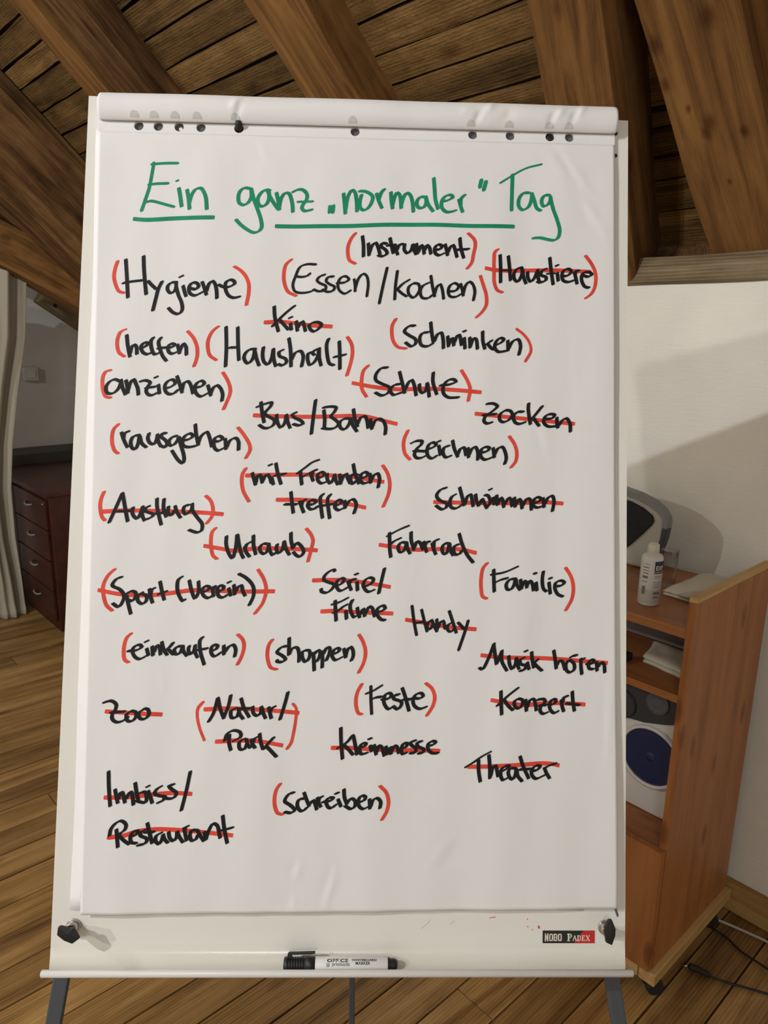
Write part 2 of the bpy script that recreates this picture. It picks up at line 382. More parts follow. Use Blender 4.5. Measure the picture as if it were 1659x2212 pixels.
while y < YG:
    rr = random.Random(int(round(y*1000))+5)
    edge0, edge1 = y, y+0.1115
    cuts = [XL+0.1]
    x = XL + rr.uniform(0.6, 2.4)
    if abs(edge0-0.824) < 0.02: cuts += [-2.3, 1.126]
    else:
        while x < XW-0.5:
            cuts.append(x); x += rr.uniform(1.9, 3.4)
        if -0.2 < edge0 < 2.0: cuts = [c for c in cuts if c < 0.2]
    cuts.append(XW+0.02)
    for a, b in zip(cuts, cuts[1:]):
        gap = rr.choice([0.0025, 0.003, 0.0045, 0.006])
        if abs(edge0-0.490) < 0.02 or abs(edge0-1.159) < 0.02: gap = 0.007
        o = plank_mesh(b-a-0.003, 0.1115-gap, 0.024, 0.0004, 4, int(y*777)+int(a*10)).build('floor_board', M_FLOOR, fl,
            Matrix.Translation(((a+b)/2, (edge0+edge1)/2, rr.uniform(-0.0012, 0.0))), recalc=True)
    y += 0.1115

# walls
def wall(name, mb, mat=M_PLASTER): return struct(mb.build(name, mat, None, Matrix.Identity(4)))
s = MB()
def kneefn(i, j):
    y_ = YB + (YG-YB)*i; z = 1.69*j
    return (XW + 0.006*noise.noise((y_*2.2, z*2.0, 3.1)) , y_, z)
s.grid(140, 32, kneefn); s.box(XW+0.012, XW+0.3, YB, YG, -0.08, 1.685); wall('wall_right', s)
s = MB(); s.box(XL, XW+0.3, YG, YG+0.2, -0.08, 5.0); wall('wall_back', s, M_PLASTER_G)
s = MB(); s.box(XL, XW+0.3, YB-0.2, YB, -0.08, 5.0); wall('wall_front', s)
s = MB(); s.box(XL-0.2, XL, YB, YG, -0.08, 1.9); wall('wall_left', s)
# skirting of the right wall
sk = plank_mesh(YG-YB-0.02, 0.088, 0.022, 0.002, 40, 3)
struct(sk.build('baseboard_right', M_BASEB, None, frame(Vector((XW-0.024, (YG+YB)/2, 0.046)), YY, Vector((0, 0, 1)), Vector((-1, 0, 0))), bevel=0.003))

# sloping ceiling of single boards on rafters
ce = struct(link('ceiling', None, Matrix.Translation((-1.0, 1.2, 4.0))))
PL = PO + NRM*DEP
s = MB()
def roofpt(sv, yv, d): return PL + SL*sv + YY*yv + NRM*d
P = [roofpt(-0.35, YB, 0.03), roofpt(RIDGE, YB, 0.03), roofpt(RIDGE, YG, 0.03), roofpt(-0.35, YG, 0.03),
     roofpt(-0.35, YB, 0.10), roofpt(RIDGE, YB, 0.10), roofpt(RIDGE, YG, 0.10), roofpt(-0.35, YG, 0.10)]
s.add(P, [(3,2,1,0),(4,5,6,7),(0,1,5,4),(1,2,6,5),(2,3,7,6),(3,0,4,7)])
s.build('roof_lining', M_BLACK, ce, Matrix.Identity(4))
top = roofpt(RIDGE, 0, 0.03)
s = MB(); s.add([(top.x, YB, top.z), (XL, YB, top.z-(top.x-XL)*sa/ca), (XL, YG, top.z-(top.x-XL)*sa/ca), (top.x, YG, top.z)], [(0,1,2,3)])
s.build('roof_slope', M_PLANK, ce, Matrix.Identity(4), solid=0.05)
bays = [(-2.6, -0.42, [-0.12, 0.0, .13, .27, .37, .50, .61, .74, .86, .98]),
        (-0.42, 0.30, [-0.12, 0.02, .12, .24, .33, .45, .58, .70, .82, .95]),
        (0.30, 0.78, [-0.12, 0.04, .15, .25, .342, .423, .52, .63, .75, .87, .98]),
        (0.78, 1.80, [-0.12, .05, .143, .21, .278, .335, .481, .577, .658, .75, .84, .95]),
        (1.80, 2.75, [-0.12, .03, .14, .25, .36, .47, .58, .68, .77, .87, .97]),
        (2.75, 3.82, [-0.12, .02, .13, .24, .35, .44, .53, .629, .736, .837, .953, 1.061, 1.151, 1.25]),
        (3.82, 5.0, [-0.12, .05, .18, .30, .42, .53, .65, .77, .88, 1.0])]
for bi, (y0, y1, cs) in enumerate(bays):
    rr = random.Random(bi+40)
    cs = list(cs)
    while cs[-1] < RIDGE-0.12: cs.append(cs[-1]+rr.uniform(0.085, 0.14))
    cs[-1] = RIDGE
    for a, b in zip(cs, cs[1:]):
        gap = rr.choice([0.006, 0.009, 0.012])
        if abs(b-0.335) < 0.003 and bi == 3: gap = 0.02
        wd = b-a-gap
        c = PL + SL*((a+gap/2+b-gap/2)/2) + YY*((y0+y1)/2)
        tilt = rr.uniform(-0.025, 0.025)
        zax = -(NRM*math.cos(tilt) + SL*math.sin(tilt)); xax = YY; yax = zax.cross(xax)
        plank_mesh(y1-y0-0.003, wd, 0.024, 0.0025, 8, bi*100+int(a*50)).build('ceiling_board', M_PLANK, ce,
            frame(c - NRM*rr.uniform(0, 0.004), xax, yax, zax))

# ------------------------------------------------------------------ roof beams
def beam(name, p0, p1, wdir, w, h, mat, label, wane=0.012, jit=0.006, seed=1, taper=1.0, n=None, cat='beam', grp=None):
    """p0->p1 is the centre line of the face turned to the room, wdir across it; the body goes h behind"""
    p0, p1 = Vector(p0), Vector(p1); X = (p1-p0).normalized(); Lh = (p1-p0).length
    Yd = (Vector(wdir) - X*Vector(wdir).dot(X)).normalized(); Z = X.cross(Yd)
    n = n or max(6, int(Lh/0.07)); rr = random.Random(seed); s = MB(); P = []
    off = [rr.uniform(0, 50) for _ in range(8)]
    for i in range(n+1):
        x = Lh*i/n; k = 1+(taper-1)*i/n; W2 = w/2*k
        j = lambda q: jit*noise.noise((x*3.0, off[q], 0.7))*2
        c = wane*(0.55+0.9*noise.noise((x*2.2, off[7], 2.0)))
        c2 = wane*(0.55+0.9*noise.noise((x*1.7, off[6], 5.0)))
        c = max(c, 0.0015); c2 = max(c2, 0.0015)
        a, b = -W2+j(0), W2+j(1); t = j(2)*0.6
        P += [(x, a+c, t), (x, b-c2, t), (x, b, -c2+t), (x, b+j(3)*0.3, -h), (x, a+j(4)*0.3, -h), (x, a, -c+t)]
    F = []
    for i in range(n):
        q = 6*i; r_ = q+6
        for k in range(6):
            F.append((q+k, q+(k+1) % 6, r_+(k+1) % 6, r_+k))
    F += [tuple(range(6)), tuple(reversed(range(6*n, 6*n+6)))]
    s.add(P, F)
    o = s.build(name, mat, None, frame(p0, X, Yd, Z))
    return tag(o, label, cat, grp)
def U0(sv, yv, d=0): return PO + SL*sv + YY*yv + NRM*d
DN = Vector((0, 1, 0))
# (Z = X x Yd must point down into the room: X up the slope (-x,+z), Yd = -y  ->  Z = (-sa,0,-ca))
beam('rafter', U0(0.0, 0.782), U0(RIDGE-0.1, 0.79), DN, 0.185, DEP, M_BEAM_KNOTTY, 'broad orange-brown rafter with knots above the cabinet, its foot on the grey wall plate', 0.010, 0.004, 11)
beam('rafter', U0(-0.03, 1.155, -0.05), U0(1.6, 0.77, -0.05), DN, 0.165, DEP+0.05, M_BEAM, 'dark weathered rafter running down behind the top right corner of the flip chart', 0.016, 0.006, 23)
beam('rafter', U0(0.0, 1.80), U0(RIDGE-0.1, 1.80), DN, 0.21, DEP, M_BEAM, 'brown rafter above the middle of the flip chart', 0.012, 0.006, 31)
beam('rafter', U0(0.0, 2.93), U0(RIDGE-0.1, 2.93), DN, 0.14, DEP, M_BEAM, 'left of two rafters side by side above the top left corner of the flip chart', 0.012, 0.005, 43)
beam('rafter', U0(0.0, 2.73, 0.01), U0(RIDGE-0.1, 2.73, 0.01), DN, 0.20, DEP-0.01, M_BEAM_OLD, 'right of two rafters side by side above the top left corner of the flip chart', 0.014, 0.006, 47)
beam('tie_beam', U0(-0.05, 3.945, -0.27), U0(RIDGE-0.1, 3.945, -0.24), DN, 0.41, DEP+0.26, M_BEAM_OLD, 'massive dark brown beam sloping across the left edge above the pale cracked strut', 0.03, 0.012, 53)
beam('batten', U0(-0.05, 3.735, 0.06), U0(RIDGE-0.1, 3.735, 0.06), DN, 0.018, 0.05, M_BEAM_OLD, 'thin dark batten along the upper edge of the massive dark beam at left', 0.002, 0.002, 57)
beam('strut', (-2.4, 4.14, 3.605), (1.89, 4.14, 1.46), (0, -1, 0.0), 0.22, 0.20, M_BEAM, 'pale cracked brown strut above the curtain and the grey wall', 0.03, 0.02, 61)
o = beam('brace', (1.55, 4.86, 1.705), (1.888, 4.86, 1.475), (0, -1, 0), 0.16, 0.15, M_GREYWOOD, 'short light brown brace with a round peg hole, between the strut and the grey wall', 0.008, 0.004, 67)
s = MB(); s.lathe([(0.011, 0), (0.011, 0.003)], 20)
s.build('peg_hole_shade', M_BLACK, o, frame(Vector((1.625, 4.7795, 1.682)), Vector((1,0,0)), Vector((0,0,1)), Vector((0,-1,0))))  # black disc laid on the face paints the dark of the hole
o = beam('wall_plate', (XW-0.012, YB+0.02, 1.722), (XW-0.012, 1.20, 1.722), (0, 0, -1), 0.068, 0.14, M_GREYWOOD, 'grey weathered wall plate lying on top of the white wall under the rafters', 0.003, 0.003, 71)
beam('wall_plate', (XW-0.012, 1.28, 1.722), (XW-0.012, YG-0.02, 1.722), (0, 0, -1), 0.068, 0.14, M_GREYWOOD, 'far stretch of the wall plate, hidden behind the flip chart', 0.003, 0.003, 73)
s = MB(); s.box(XW+0.13, XW+0.30, YB, YG, 1.685, 1.80); struct(s.build('trim_1', M_BEAM_OLD, None, Matrix.Identity(4)))

# ------------------------------------------------------------------ flip chart easel
BC = Vector((0.57596279, 0.68747979, 1.31299181))
BU = Vector((0.76159406, -0.64782084, -0.01739673)).normalized()
BV = Vector((0.200716, 0.21027206, 0.95681699)).normalized()
BN = BU.cross(BV)
BM = frame(BC, BU, BV, BN)
def bw(u_, v_, n_): return BC + BU*u_ + BV*v_ + BN*n_
easel = empty('flip_chart_easel', (0.42, 0.52, 0.0), 'white metal flip chart easel with dark legs, black wing knobs and pen tray', 'flip chart')
def cove():
    s = MB(); prof = [(-0.546+1.092, 0)]
    prof = [(0.546, 0.0)] + [(-0.504 + 0.0*k, 0.0) for k in (0,)]
    ys = [0.546 - 1.05*k/12 for k in range(13)]
    prof = [(y_, 0.0) for y_ in ys]
    prof += [(-0.512, 0.0), (-0.519, 0.0), (-0.520, 0.0)]
    for k in range(1, 19):
        a = math.pi/2*k/18
        prof.append((-0.520-0.018*math.sin(a), 0.018*(1-math.cos(a))))
    prof += [(-0.5382, 0.022), (-0.5382, 0.0285)]
    n = len(prof); P = []
    for (v_, h_) in prof:
        k = min(1, h_/0.026); hw = 0.3535*(1-k)+0.3445*k
        P += [(-hw, v_, h_), (hw, v_, h_)]
    F = [(2*i, 2*i+2, 2*i+3, 2*i+1) for i in range(n-1)]
    s.add(P, F, False)
    return s
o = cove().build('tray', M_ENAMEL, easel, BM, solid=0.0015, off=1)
# board body behind the sheet metal front
s = MB(); s.box(-0.3535, 0.3535, -0.512, 0.546, -0.018, -0.0016)
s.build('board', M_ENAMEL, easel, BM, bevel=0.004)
s = MB(); s.tube([(-0.3515, -0.5352, 0.031), (-0.3505, -0.5352, 0.031), (0.3505, -0.5357, 0.031), (0.3520, -0.5357, 0.031)], [0.0025, 0.0042, 0.0042, 0.0025], 16)
s.build('tray_rail', M_RAIL, easel, BM)
def leg(a, b, w_, t_):
    a, b = Vector(a), Vector(b); X = (b-a).normalized(); Z = BN - X*BN.dot(X); Z.normalize(); Y = Z.cross(X); Lh = (b-a).length
    s = MB(); s.box(0, Lh-0.02, -w_/2, w_/2, -t_/2, t_/2)
    o = s.build('leg', M_LEG, easel, frame(a, X, Y, Z), bevel=0.002)
    s = MB(); s.box(Lh-0.045, Lh-0.002, -w_/2-0.004, w_/2+0.004, -t_/2-0.004, t_/2+0.004)
    s.build('rubber_foot', M_RUBBER, o, frame(a, X, Y, Z), bevel=0.004)
leg(bw(-0.2312, 0.30, -0.030), (-0.0283, 0.7166, 0.004), 0.019, 0.010)
leg(bw(0.1998, 0.30, -0.030), (0.6865, 0.1151, 0.004), 0.019, 0.010)
leg((0.66, 0.790, 1.55), (0.77, 0.912, 0.004), 0.0115, 0.012)
s = MB(); s.box(-0.05, 0.05, 0.12, 0.20, -0.040, -0.018); s.build('hinge', M_LEG, easel, BM, bevel=0.002)
def knob(u0, v0, ut, vt, poly, apex):
    s = MB(); Mb = frame(bw(u0, v0, 0), (BN + BU*(ut-u0)*30 + BV*(vt-v0)*30).normalized(), BV, BU)
    ax = (Vector((ut-u0, vt-v0, 0.012))).normalized()
    def cyl(s, a, b, r0, r1, n=24):
        s.tube([a, b], [r0, r1], n)
    s = MB(); cyl(s, (u0, v0, 0.0), (u0, v0, 0.003), 0.0088, 0.0088); cyl(s, (u0, v0, 0.003), (u0, v0, 0.012), 0.0072, 0.0070)
    b = s.build('bolt_sleeve', M_STEEL, easel, BM, bevel=0.0006); b['label'] = 'bare metal sleeve'
    s = MB(); cyl(s, (u0, v0, 0.011), (apex[0], apex[1], 0.024), 0.0052, 0.0058)
    n = len(poly); z0, z1 = 0.0265, 0.0305
    P = [(x, y_, z0) for x, y_ in poly] + [(x, y_, z1) for x, y_ in poly] + [(apex[0], apex[1], 0.0318), (apex[0], apex[1], z0-0.002)]
    F = [(i, (i+1) % n, n+(i+1) % n, n+i) for i in range(n)] + [(n+i, n+(i+1) % n, 2*n) for i in range(n)] + [((i+1) % n, i, 2*n+1) for i in range(n)]
    s.add(P, F)
    s.build('wing_knob', M_BLACK, easel, BM, bevel=0.0007)
knob(-0.3266, -0.4956, -0.3244, -0.4923, [(-0.3346, -0.4828), (-0.3319, -0.4817), (-0.32, -0.4844), (-0.3165, -0.4835), (-0.3088, -0.4955), (-0.3171, -0.5018), (-0.3269, -0.4981), (-0.3352, -0.4918)], (-0.3235, -0.4900))
knob(0.3273, -0.4966, 0.3255, -0.4911, [(0.3219, -0.4734), (0.3259, -0.4734), (0.3305, -0.4843), (0.33, -0.4925), (0.326, -0.5034), (0.3186, -0.5001), (0.3163, -0.4832)], (0.3245, -0.4890))
def disc(name, c, r, h, mat, parent, n=24):
    s = MB(); s.lathe([(r, 0), (r, h*0.8), (r*0.85, h)], n, Matrix.Translation(c)); return s.build(name, mat, parent, BM)
for c in ((0.3368, 0.5271), (0.3362, 0.4967)): disc('peg', (c[0], c[1], 0), 0.0024, 0.002, M_BLACK, easel)
# sticker
st = MB(); st.box(0.2490, 0.3146, -0.5163, -0.5011, 0.0002, 0.0005)
stk = st.build('maker_label', M_STK_K, easel, BM); stk['label'] = 'black and red label lettered in cream'
s = MB(); s.prism([(0.2885, -0.51625), (0.31455, -0.51625), (0.31455, -0.50115), (0.3008, -0.50115), (0.2975, -0.5040), (0.2945, -0.5085), (0.2915, -0.5115)], 0.0005, 0.0007)
s.build('red_field', M_STK_R, stk, BM)
def poly_strokes(s, lines, ox, oy, sx, sy, z0=0.0007, z1=0.0009):
    """each line: list of points with width; drawn as flat bars"""
    for wd, pts in lines:
        for (a, b) in zip(pts, pts[1:]):
            A_ = Vector((ox+a[0]*sx, oy+a[1]*sy)); B_ = Vector((ox+b[0]*sx, oy+b[1]*sy))
            d = B_-A_
            if d.length < 1e-7: continue
            d.normalize(); nn = Vector((-d.y, d.x))*wd*sx/2; e = d*wd*sx/2
            q = [A_-nn-e, B_-nn+e, B_+nn+e, A_+nn-e]
            s.prism([(p.x, p.y) for p in q], z0, z1)
s = MB(); hh = 0.0082; k = 0.0082
N_ = [(.22, [(0.1, 0), (0.1, 1), (.55, 0), (.55, 1)])]
O_ = [(.22, [(0.1, 0.05), (0.1, .95), (.6, .95), (.6, .05), (.1, .05)])]
B_ = [(.22, [(0.1, .05), (0.1, .95), (.58, .95), (.58, .05), (.1, .05)]), (.16, [(0.1, .5), (.58, .5)])]
x = 0.2518
for i, g in enumerate((N_, O_, B_, O_)):
    poly_strokes(s, g, x, -0.5132, k*0.80, k, 0.0005+0.0001, 0.00085); x += k*0.80*0.84
P_ = [(.26, [(.18, .05), (.18, .95)]), (.12, [(.0, .03), (.36, .03)]), (.12, [(.0, .95), (.5, .95)]), (.2, [(.5, .93), (.62, .80), (.62, .65), (.5, .50)]), (.12, [(.5, .48), (.25, .48)])]
A_ = [(.12, [(.08, .05), (.36, .9)]), (.2, [(.4, .9), (.68, .05)]), (.09, [(.2, .33), (.55, .33)]), (.08, [(0, .03), (.2, .03)]), (.08, [(.55, .03), (.8, .03)])]
D_ = [(.2, [(.15, .05), (.15, .93)]), (.1, [(.02, .03), (.4, .03)]), (.1, [(.02, .95), (.4, .95)]), (.17, [(.4, .93), (.62, .75), (.65, .5), (.62, .22), (.4, .05)])]
E_ = [(.2, [(.15, .05), (.15, .93)]), (.1, [(.02, .03), (.6, .03)]), (.1, [(.02, .95), (.56, .95)]), (.1, [(.15, .5), (.45, .5)]), (.1, [(.58, .03), (.6, .2)]), (.1, [(.56, .95), (.56, .8)])]
X_ = [(.2, [(.1, .95), (.62, .05)]), (.1, [(.1, .05), (.62, .95)]), (.08, [(0, .03), (.22, .03)]), (.08, [(.5, .03), (.75, .03)]), (.08, [(0, .96), (.22, .96)]), (.08, [(.5, .96), (.72, .96)])]
x = 0.2803
poly_strokes(s, P_, x, -0.5132, k*0.95, k, 0.0006, 0.00085); x += 0.0064
for g, adv in ((A_, 0.0058), (D_, 0.0058), (E_, 0.0052), (X_, 0.005)):
    poly_strokes(s, g, x, -0.5132, 0.0066, 0.0066, 0.0008, 0.00095); x += adv
s.build('lettering', M_STK_W, stk, BM)

# ------------------------------------------------------------------ ink strokes
NIB = [(0.5*math.cos(t), 0.5*math.sin(t)) for t in [math.radians(d) for d in (22, 68, 112, 158, 202, 248, 292, 338)]]
NIB = [(-.5, -.28), (-.42, -.5), (.42, -.5), (.5, -.28), (.5, .28), (.42, .5), (-.42, .5), (-.5, .28)]
def hull(P):
    P = sorted(set(P))
    if len(P) < 3: return P
    def half(Q):
        h = []
        for p in Q:
            while len(h) > 1 and (h[-1][0]-h[-2][0])*(p[1]-h[-2][1]) - (h[-1][1]-h[-2][1])*(p[0]-h[-2][0]) <= 1e-13: h.pop()
            h.append(p)
        return h
    a, b = half(P), half(P[::-1]); return a[:-1]+b[:-1]
def catmull(pts, step=0.0022):
    if len(pts) < 2: return pts
    Q = [(2*pts[0][0]-pts[1][0], 2*pts[0][1]-pts[1][1])] + list(pts) + [(2*pts[-1][0]-pts[-2][0], 2*pts[-1][1]-pts[-2][1])]
    out = [pts[0]]
    for i in range(1, len(Q)-2):
        p0, p1, p2, p3 = [Vector(q) for q in Q[i-1:i+3]]
        d = (p2-p1).length; n = max(1, int(round(d/step)))
        al = 0.5; t0 = 0; t1 = t0+max((p1-p0).length, 1e-6)**al; t2 = t1+max(d, 1e-6)**al; t3 = t2+max((p3-p2).length, 1e-6)**al
        for k in range(1, n+1):
            t = t1+(t2-t1)*k/n
            A1 = p0*((t1-t)/(t1-t0))+p1*((t-t0)/(t1-t0)); A2 = p1*((t2-t)/(t2-t1))+p2*((t-t1)/(t2-t1)); A3 = p2*((t3-t)/(t3-t2))+p3*((t-t2)/(t3-t2))
            B1 = A1*((t2-t)/(t2-t0))+A2*((t-t0)/(t2-t0)); B2 = A2*((t3-t)/(t3-t1))+A3*((t-t1)/(t3-t1))
            c = B1*((t2-t)/(t2-t1))+B2*((t-t1)/(t2-t1)); out.append((c.x, c.y))
    return out
def ink_mesh(strokes, base, surf, W_, T_, ang):
    s = MB(); ca_, sa_ = math.cos(ang), math.sin(ang)
    for si, (wd, pts) in enumerate(strokes):
        W2, T2, c_, s_ = W_, T_, ca_, sa_
        if wd: W2 = wd; T2 = wd*0.72; 
        nib = [(x*W2*c_-y*T2*s_, x*W2*s_+y*T2*c_) for x, y in NIB]
        c = catmull(pts)
        if len(c) == 1: c = [c[0], (c[0][0]+1e-4, c[0][1])]
        # marker wobble: tiny width changes
        for i, (a, b) in enumerate(zip(c, c[1:])):
            H = hull([(a[0]+x, a[1]+y) for x, y in nib]+[(b[0]+x, b[1]+y) for x, y in nib])
            z = base + ((i % 8)*3e-6) + (si % 5)*26e-6
            s.add([(p[0], p[1], surf(p[0], p[1])+z) for p in H], [tuple(range(len(H)))])
    return s
CREASE = [(-0.0532, -0.4158, -0.0606, -0.4368, 0.0013, 0.0040), (-0.060, -0.456, -0.0629, -0.473, 0.0014, 0.0030), (-0.0099, -0.4257, -0.0235, -0.4709, 0.0014, 0.0042), (-0.0857, -0.4615, -0.0573, -0.4708, -0.0009, 0.006),
          (0.2486, 0.5056, 0.2828, 0.4614, -0.0011, 0.0055), (0.2703, 0.4859, 0.3076, 0.4344, 0.0011, 0.0060), (0.29, 0.44, 0.322, 0.385, 0.0010, 0.006), (0.3309, -0.1962, 0.3274, -0.2882, 0.0009, 0.004), (-0.2317, -0.1816, -0.2287, -0.2155, 0.0005, 0.004),
          (0.2401, 0.1414, 0.2497, 0.0967, 0.0008, 0.006), (-0.1324, 0.4958, -0.1226, 0.4685, 0.0006, 0.0045), (0.1064, -0.4196, 0.1346, -0.3861, 0.0009, 0.007)]
def sheet_n(a, b):
    t = min(max((-.05-b)/.45, 0), 1); t = t*t*(3-2*t)
    w_ = .0005*math.sin(a*38+1.2+b*3)+.0004*math.sin(a*83+2-b*7)+.0003*math.sin(b*21+a*9)
    g = min(max((.497-b)/.042, 0), 1); w_ *= g*g*(3-2*g)
    for (x0, y0, x1, y1, am, sg) in CREASE:
        dx, dy = x1-x0, y1-y0; l2 = dx*dx+dy*dy
        q = ((a-x0)*dx+(b-y0)*dy)/l2
        if -0.2 < q < 1.2:
            e = (a-x0)*dy-(b-y0)*dx; e /= math.sqrt(l2)
            if abs(e) < 4*sg:
                f_ = max(0.0, 1-abs(q-0.5)/0.7)
                w_ += am*f_*(math.exp(-(e/sg)**2) - 0.55*math.exp(-((e-1.3*sg)/(1.5*sg))**2))
    return .0052+.0048*t+w_
# stray pen marks on the white metal
def marks(name, mat, L_, w_):
    s = ink_mesh([(w_, p) for p in L_], 0.0002, lambda a, b: 0.0, w_, w_, 0.4); return s.build(name, mat, easel, BM, recalc=False)
marks('pen_mark', M_INK_R, [[(0.1819, -0.4861), (0.1850, -0.4853), (0.1894, -0.4850)]], 0.0009)
marks('pen_mark', M_INK_R, [[(0.2361, -0.5000), (0.2362, -0.5003)]], 0.0013)
marks('pen_mark', M_INK_R, [[(0.2302, -0.4961), (0.2303, -0.4965)]], 0.0013)
marks('pen_mark', M_INK_R, [[(0.2296, -0.4871), (0.2297, -0.4875)]], 0.0013)
marks('pen_mark', M_INK_R, [[(0.2440, -0.4960), (0.2444, -0.4980)]], 0.0022)
marks('pen_mark', M_INK_B, [[(0.3338, 0.135), (0.3362, 0.127), (0.3368, 0.115), (0.3358, 0.105), (0.3340, 0.099)]], 0.0008)
marks('pen_mark', M_INK_B, [[(-0.3345, -0.0660), (-0.3330, -0.0690)]], 0.0012)
marks('pen_mark', M_LEG, [[(0.3396, -0.4720), (0.3410, -0.4770), (0.3436, -0.4842)], [(0.3412, -0.4725), (0.3425, -0.4765), (0.3445, -0.4825)]], 0.0013)
marks('pen_mark', M_INK_F, [[(0.0965, -0.4990), (0.104, -0.4935), (0.1085, -0.4885)]], 0.0005)
marks('pen_mark', M_INK_F, [[(0.1325, -0.4945), (0.1385, -0.4895)]], 0.0005)

# ------------------------------------------------------------------ paper pad
pad = empty('paper_pad', bw(0.0, -0.475, 0.003), 'white flip chart pad with the German word list under a green headline', 'paper pad')
TL = 0.0182
def line_v(u_): return 0.5114+TL*u_
HO = [-0.2866, -0.2619, -0.2354, -0.2075, -0.1589, -0.0088, 0.1451, 0.1946, 0.2474, 0.2732]
def sheet_edge_l(v_):   # left edge of the top sheet
    t = (0.51-v_)/(0.51+0.4785); return -0.3378+t*(0.3378-0.3165)
def sheet_edge_r(v_):
    t = (0.52-v_)/(0.52+0.4702); return 0.3337+t*(0.3402-0.3337)
HB, HT = -0.0085, 0.022
def strip(name, z0, z1, rad):
    """the punched head of the pad: a real plate with round holes"""
    s = MB(); R = rad; hc = 0.0085; nn = 24
    def P3(u_, d, z): return (u_, line_v(u_)+d, z)
    cur = -0.3372
    for h in HO:
        for (a, b) in ((cur, h-hc),):
            if b > a: 
                for z, rev in ((z1, 0), (z0, 1)):
                    q = [P3(a, HB, z), P3(b, HB, z), P3(b, HT, z), P3(a, HT, z)]; s.add(q, [(0,1,2,3)])
        cur = h+hc
        for z in (z1, z0):
            ring = []; sq = []
            for i in range(nn):
                t = 2*math.pi*(i+0.5)/nn; c, s_ = math.cos(t), math.sin(t); m_ = max(abs(c), abs(s_))
                ring.append(P3(h+R*c, R*s_, z)); sq.append(P3(h+hc*c/m_, hc*s_/m_, z))
            s.add(ring+sq, [(i, (i+1) % nn, nn+(i+1) % nn, nn+i) for i in range(nn)])
            # corners of the square
            for cx, cy in ((1, 1), (1, -1), (-1, 1), (-1, -1)):
                b_ = []
                for i in range(nn):
                    t = 2*math.pi*(i+0.5)/nn; c, s_ = math.cos(t), math.sin(t)
                    m_ = max(abs(c), abs(s_)); p = (hc*c/m_, hc*s_/m_)
                    b_.append(((p[0]-cx*hc)**2+(p[1]-cy*hc)**2, p))
                b_.sort(); q = [P3(h+b_[0][1][0], b_[0][1][1], z), P3(h+cx*hc, cy*hc, z), P3(h+b_[1][1][0], b_[1][1][1], z)]
                s.add(q, [(0, 1, 2)])
            q = [P3(h-hc, hc, z), P3(h+hc, hc, z), P3(h+hc, HT, z), P3(h-hc, HT, z)]; s.add(q, [(0,1,2,3)])
        n0 = []
        for z in (z0, z1):
            for i in range(nn):
                t = 2*math.pi*(i+0.5)/nn; n0.append(P3(h+R*math.cos(t), R*math.sin(t), z))
        s.add(n0, [(i, nn+i, nn+(i+1) % nn, (i+1) % nn) for i in range(nn)])
    for z in (z1, z0): s.add([P3(cur, HB, z), P3(0.3337, HB, z), P3(0.3337, HT, z), P3(cur, HT, z)], [(0,1,2,3)])
    for a, b in (((-0.3372, HB), (0.3337, HB)), ((0.3337, HB), (0.3337, HT)), ((-0.3372, HT), (-0.3372, HB))):
        s.add([P3(a[0], a[1], z0), P3(b[0], b[1], z0), P3(b[0], b[1], z1), P3(a[0], a[1], z1)], [(0,1,2,3)])
    return s
strip('s', 0.0014, 0.0051, 0.0060).build('punched_head', M_PAPER, pad, BM, recalc=False)
s = MB(); s.add([(-0.335, line_v(-0.335)+HB, 0.0010), (0.331, line_v(0.331)+HB, 0.0010), (0.331, line_v(0.331)+HT-0.002, 0.0010), (-0.335, line_v(-0.335)+HT-0.002, 0.0010)], [(0,1,2,3)])
s.build('hole_shade_card', plain('hole_shade_board', (0.10, 0.10, 0.11, 1), 0.9), pad, BM, recalc=False)  # dark card strip behind the holes; its near-black colour stands for their shade
# top sheet
s = MB()
def sheetfn(i, j):
    vt = line_v(0)+HB
    vb_l, vb_r = -0.4787, -0.4702
    # j: 0 top .. 1 bottom
    u_mid = -0.3378+0.6715*i
    v0 = line_v(u_mid)+HB; v1 = vb_l+(vb_r-vb_l)*i
    v_ = v0+(v1-v0)*j
    u_ = sheet_edge_l(v_)*(1-i)+sheet_edge_r(v_)*i
    return (u_, v_, sheet_n(u_, v_)-0.0001 + (0.0006*max(0, j-0.97)/0.03*math.sin(i*17)))
s.grid(190, 250, sheetfn)
top_sheet = s.build('top_sheet', M_PAPER, pad, BM, recalc=False, solid=0.00025, off=1)
# lower sheets showing at the left, and the stack under the top sheet
def under(name, ul0, ul1, ur0, ur1, vb, z, seed, amp=0.0012):
    s = MB()
    def fn(i, j):
        v_ = 0.5+(vb-0.5)*j
        wav = amp*noise.noise((v_*5, seed, 0))
        u_ = (ul0+(ul1-ul0)*j+wav)*(1-i)+(ur0+(ur1-ur0)*j)*i
        return (u_, v_, z+0.0006*noise.noise((v_*9, i*6, seed)))
    s.grid(24, 60, fn); return s.build(name, M_PAPER, pad, BM, recalc=False, solid=0.0002, off=1)
under('under_sheet', -0.3405, -0.3308, 0.30, 0.30, -0.4762, 0.0022, 2.0, 0.003)
under('under_sheet', -0.3370, -0.3195, 0.320, 0.325, -0.462, 0.0034, 5.0, 0.0010)
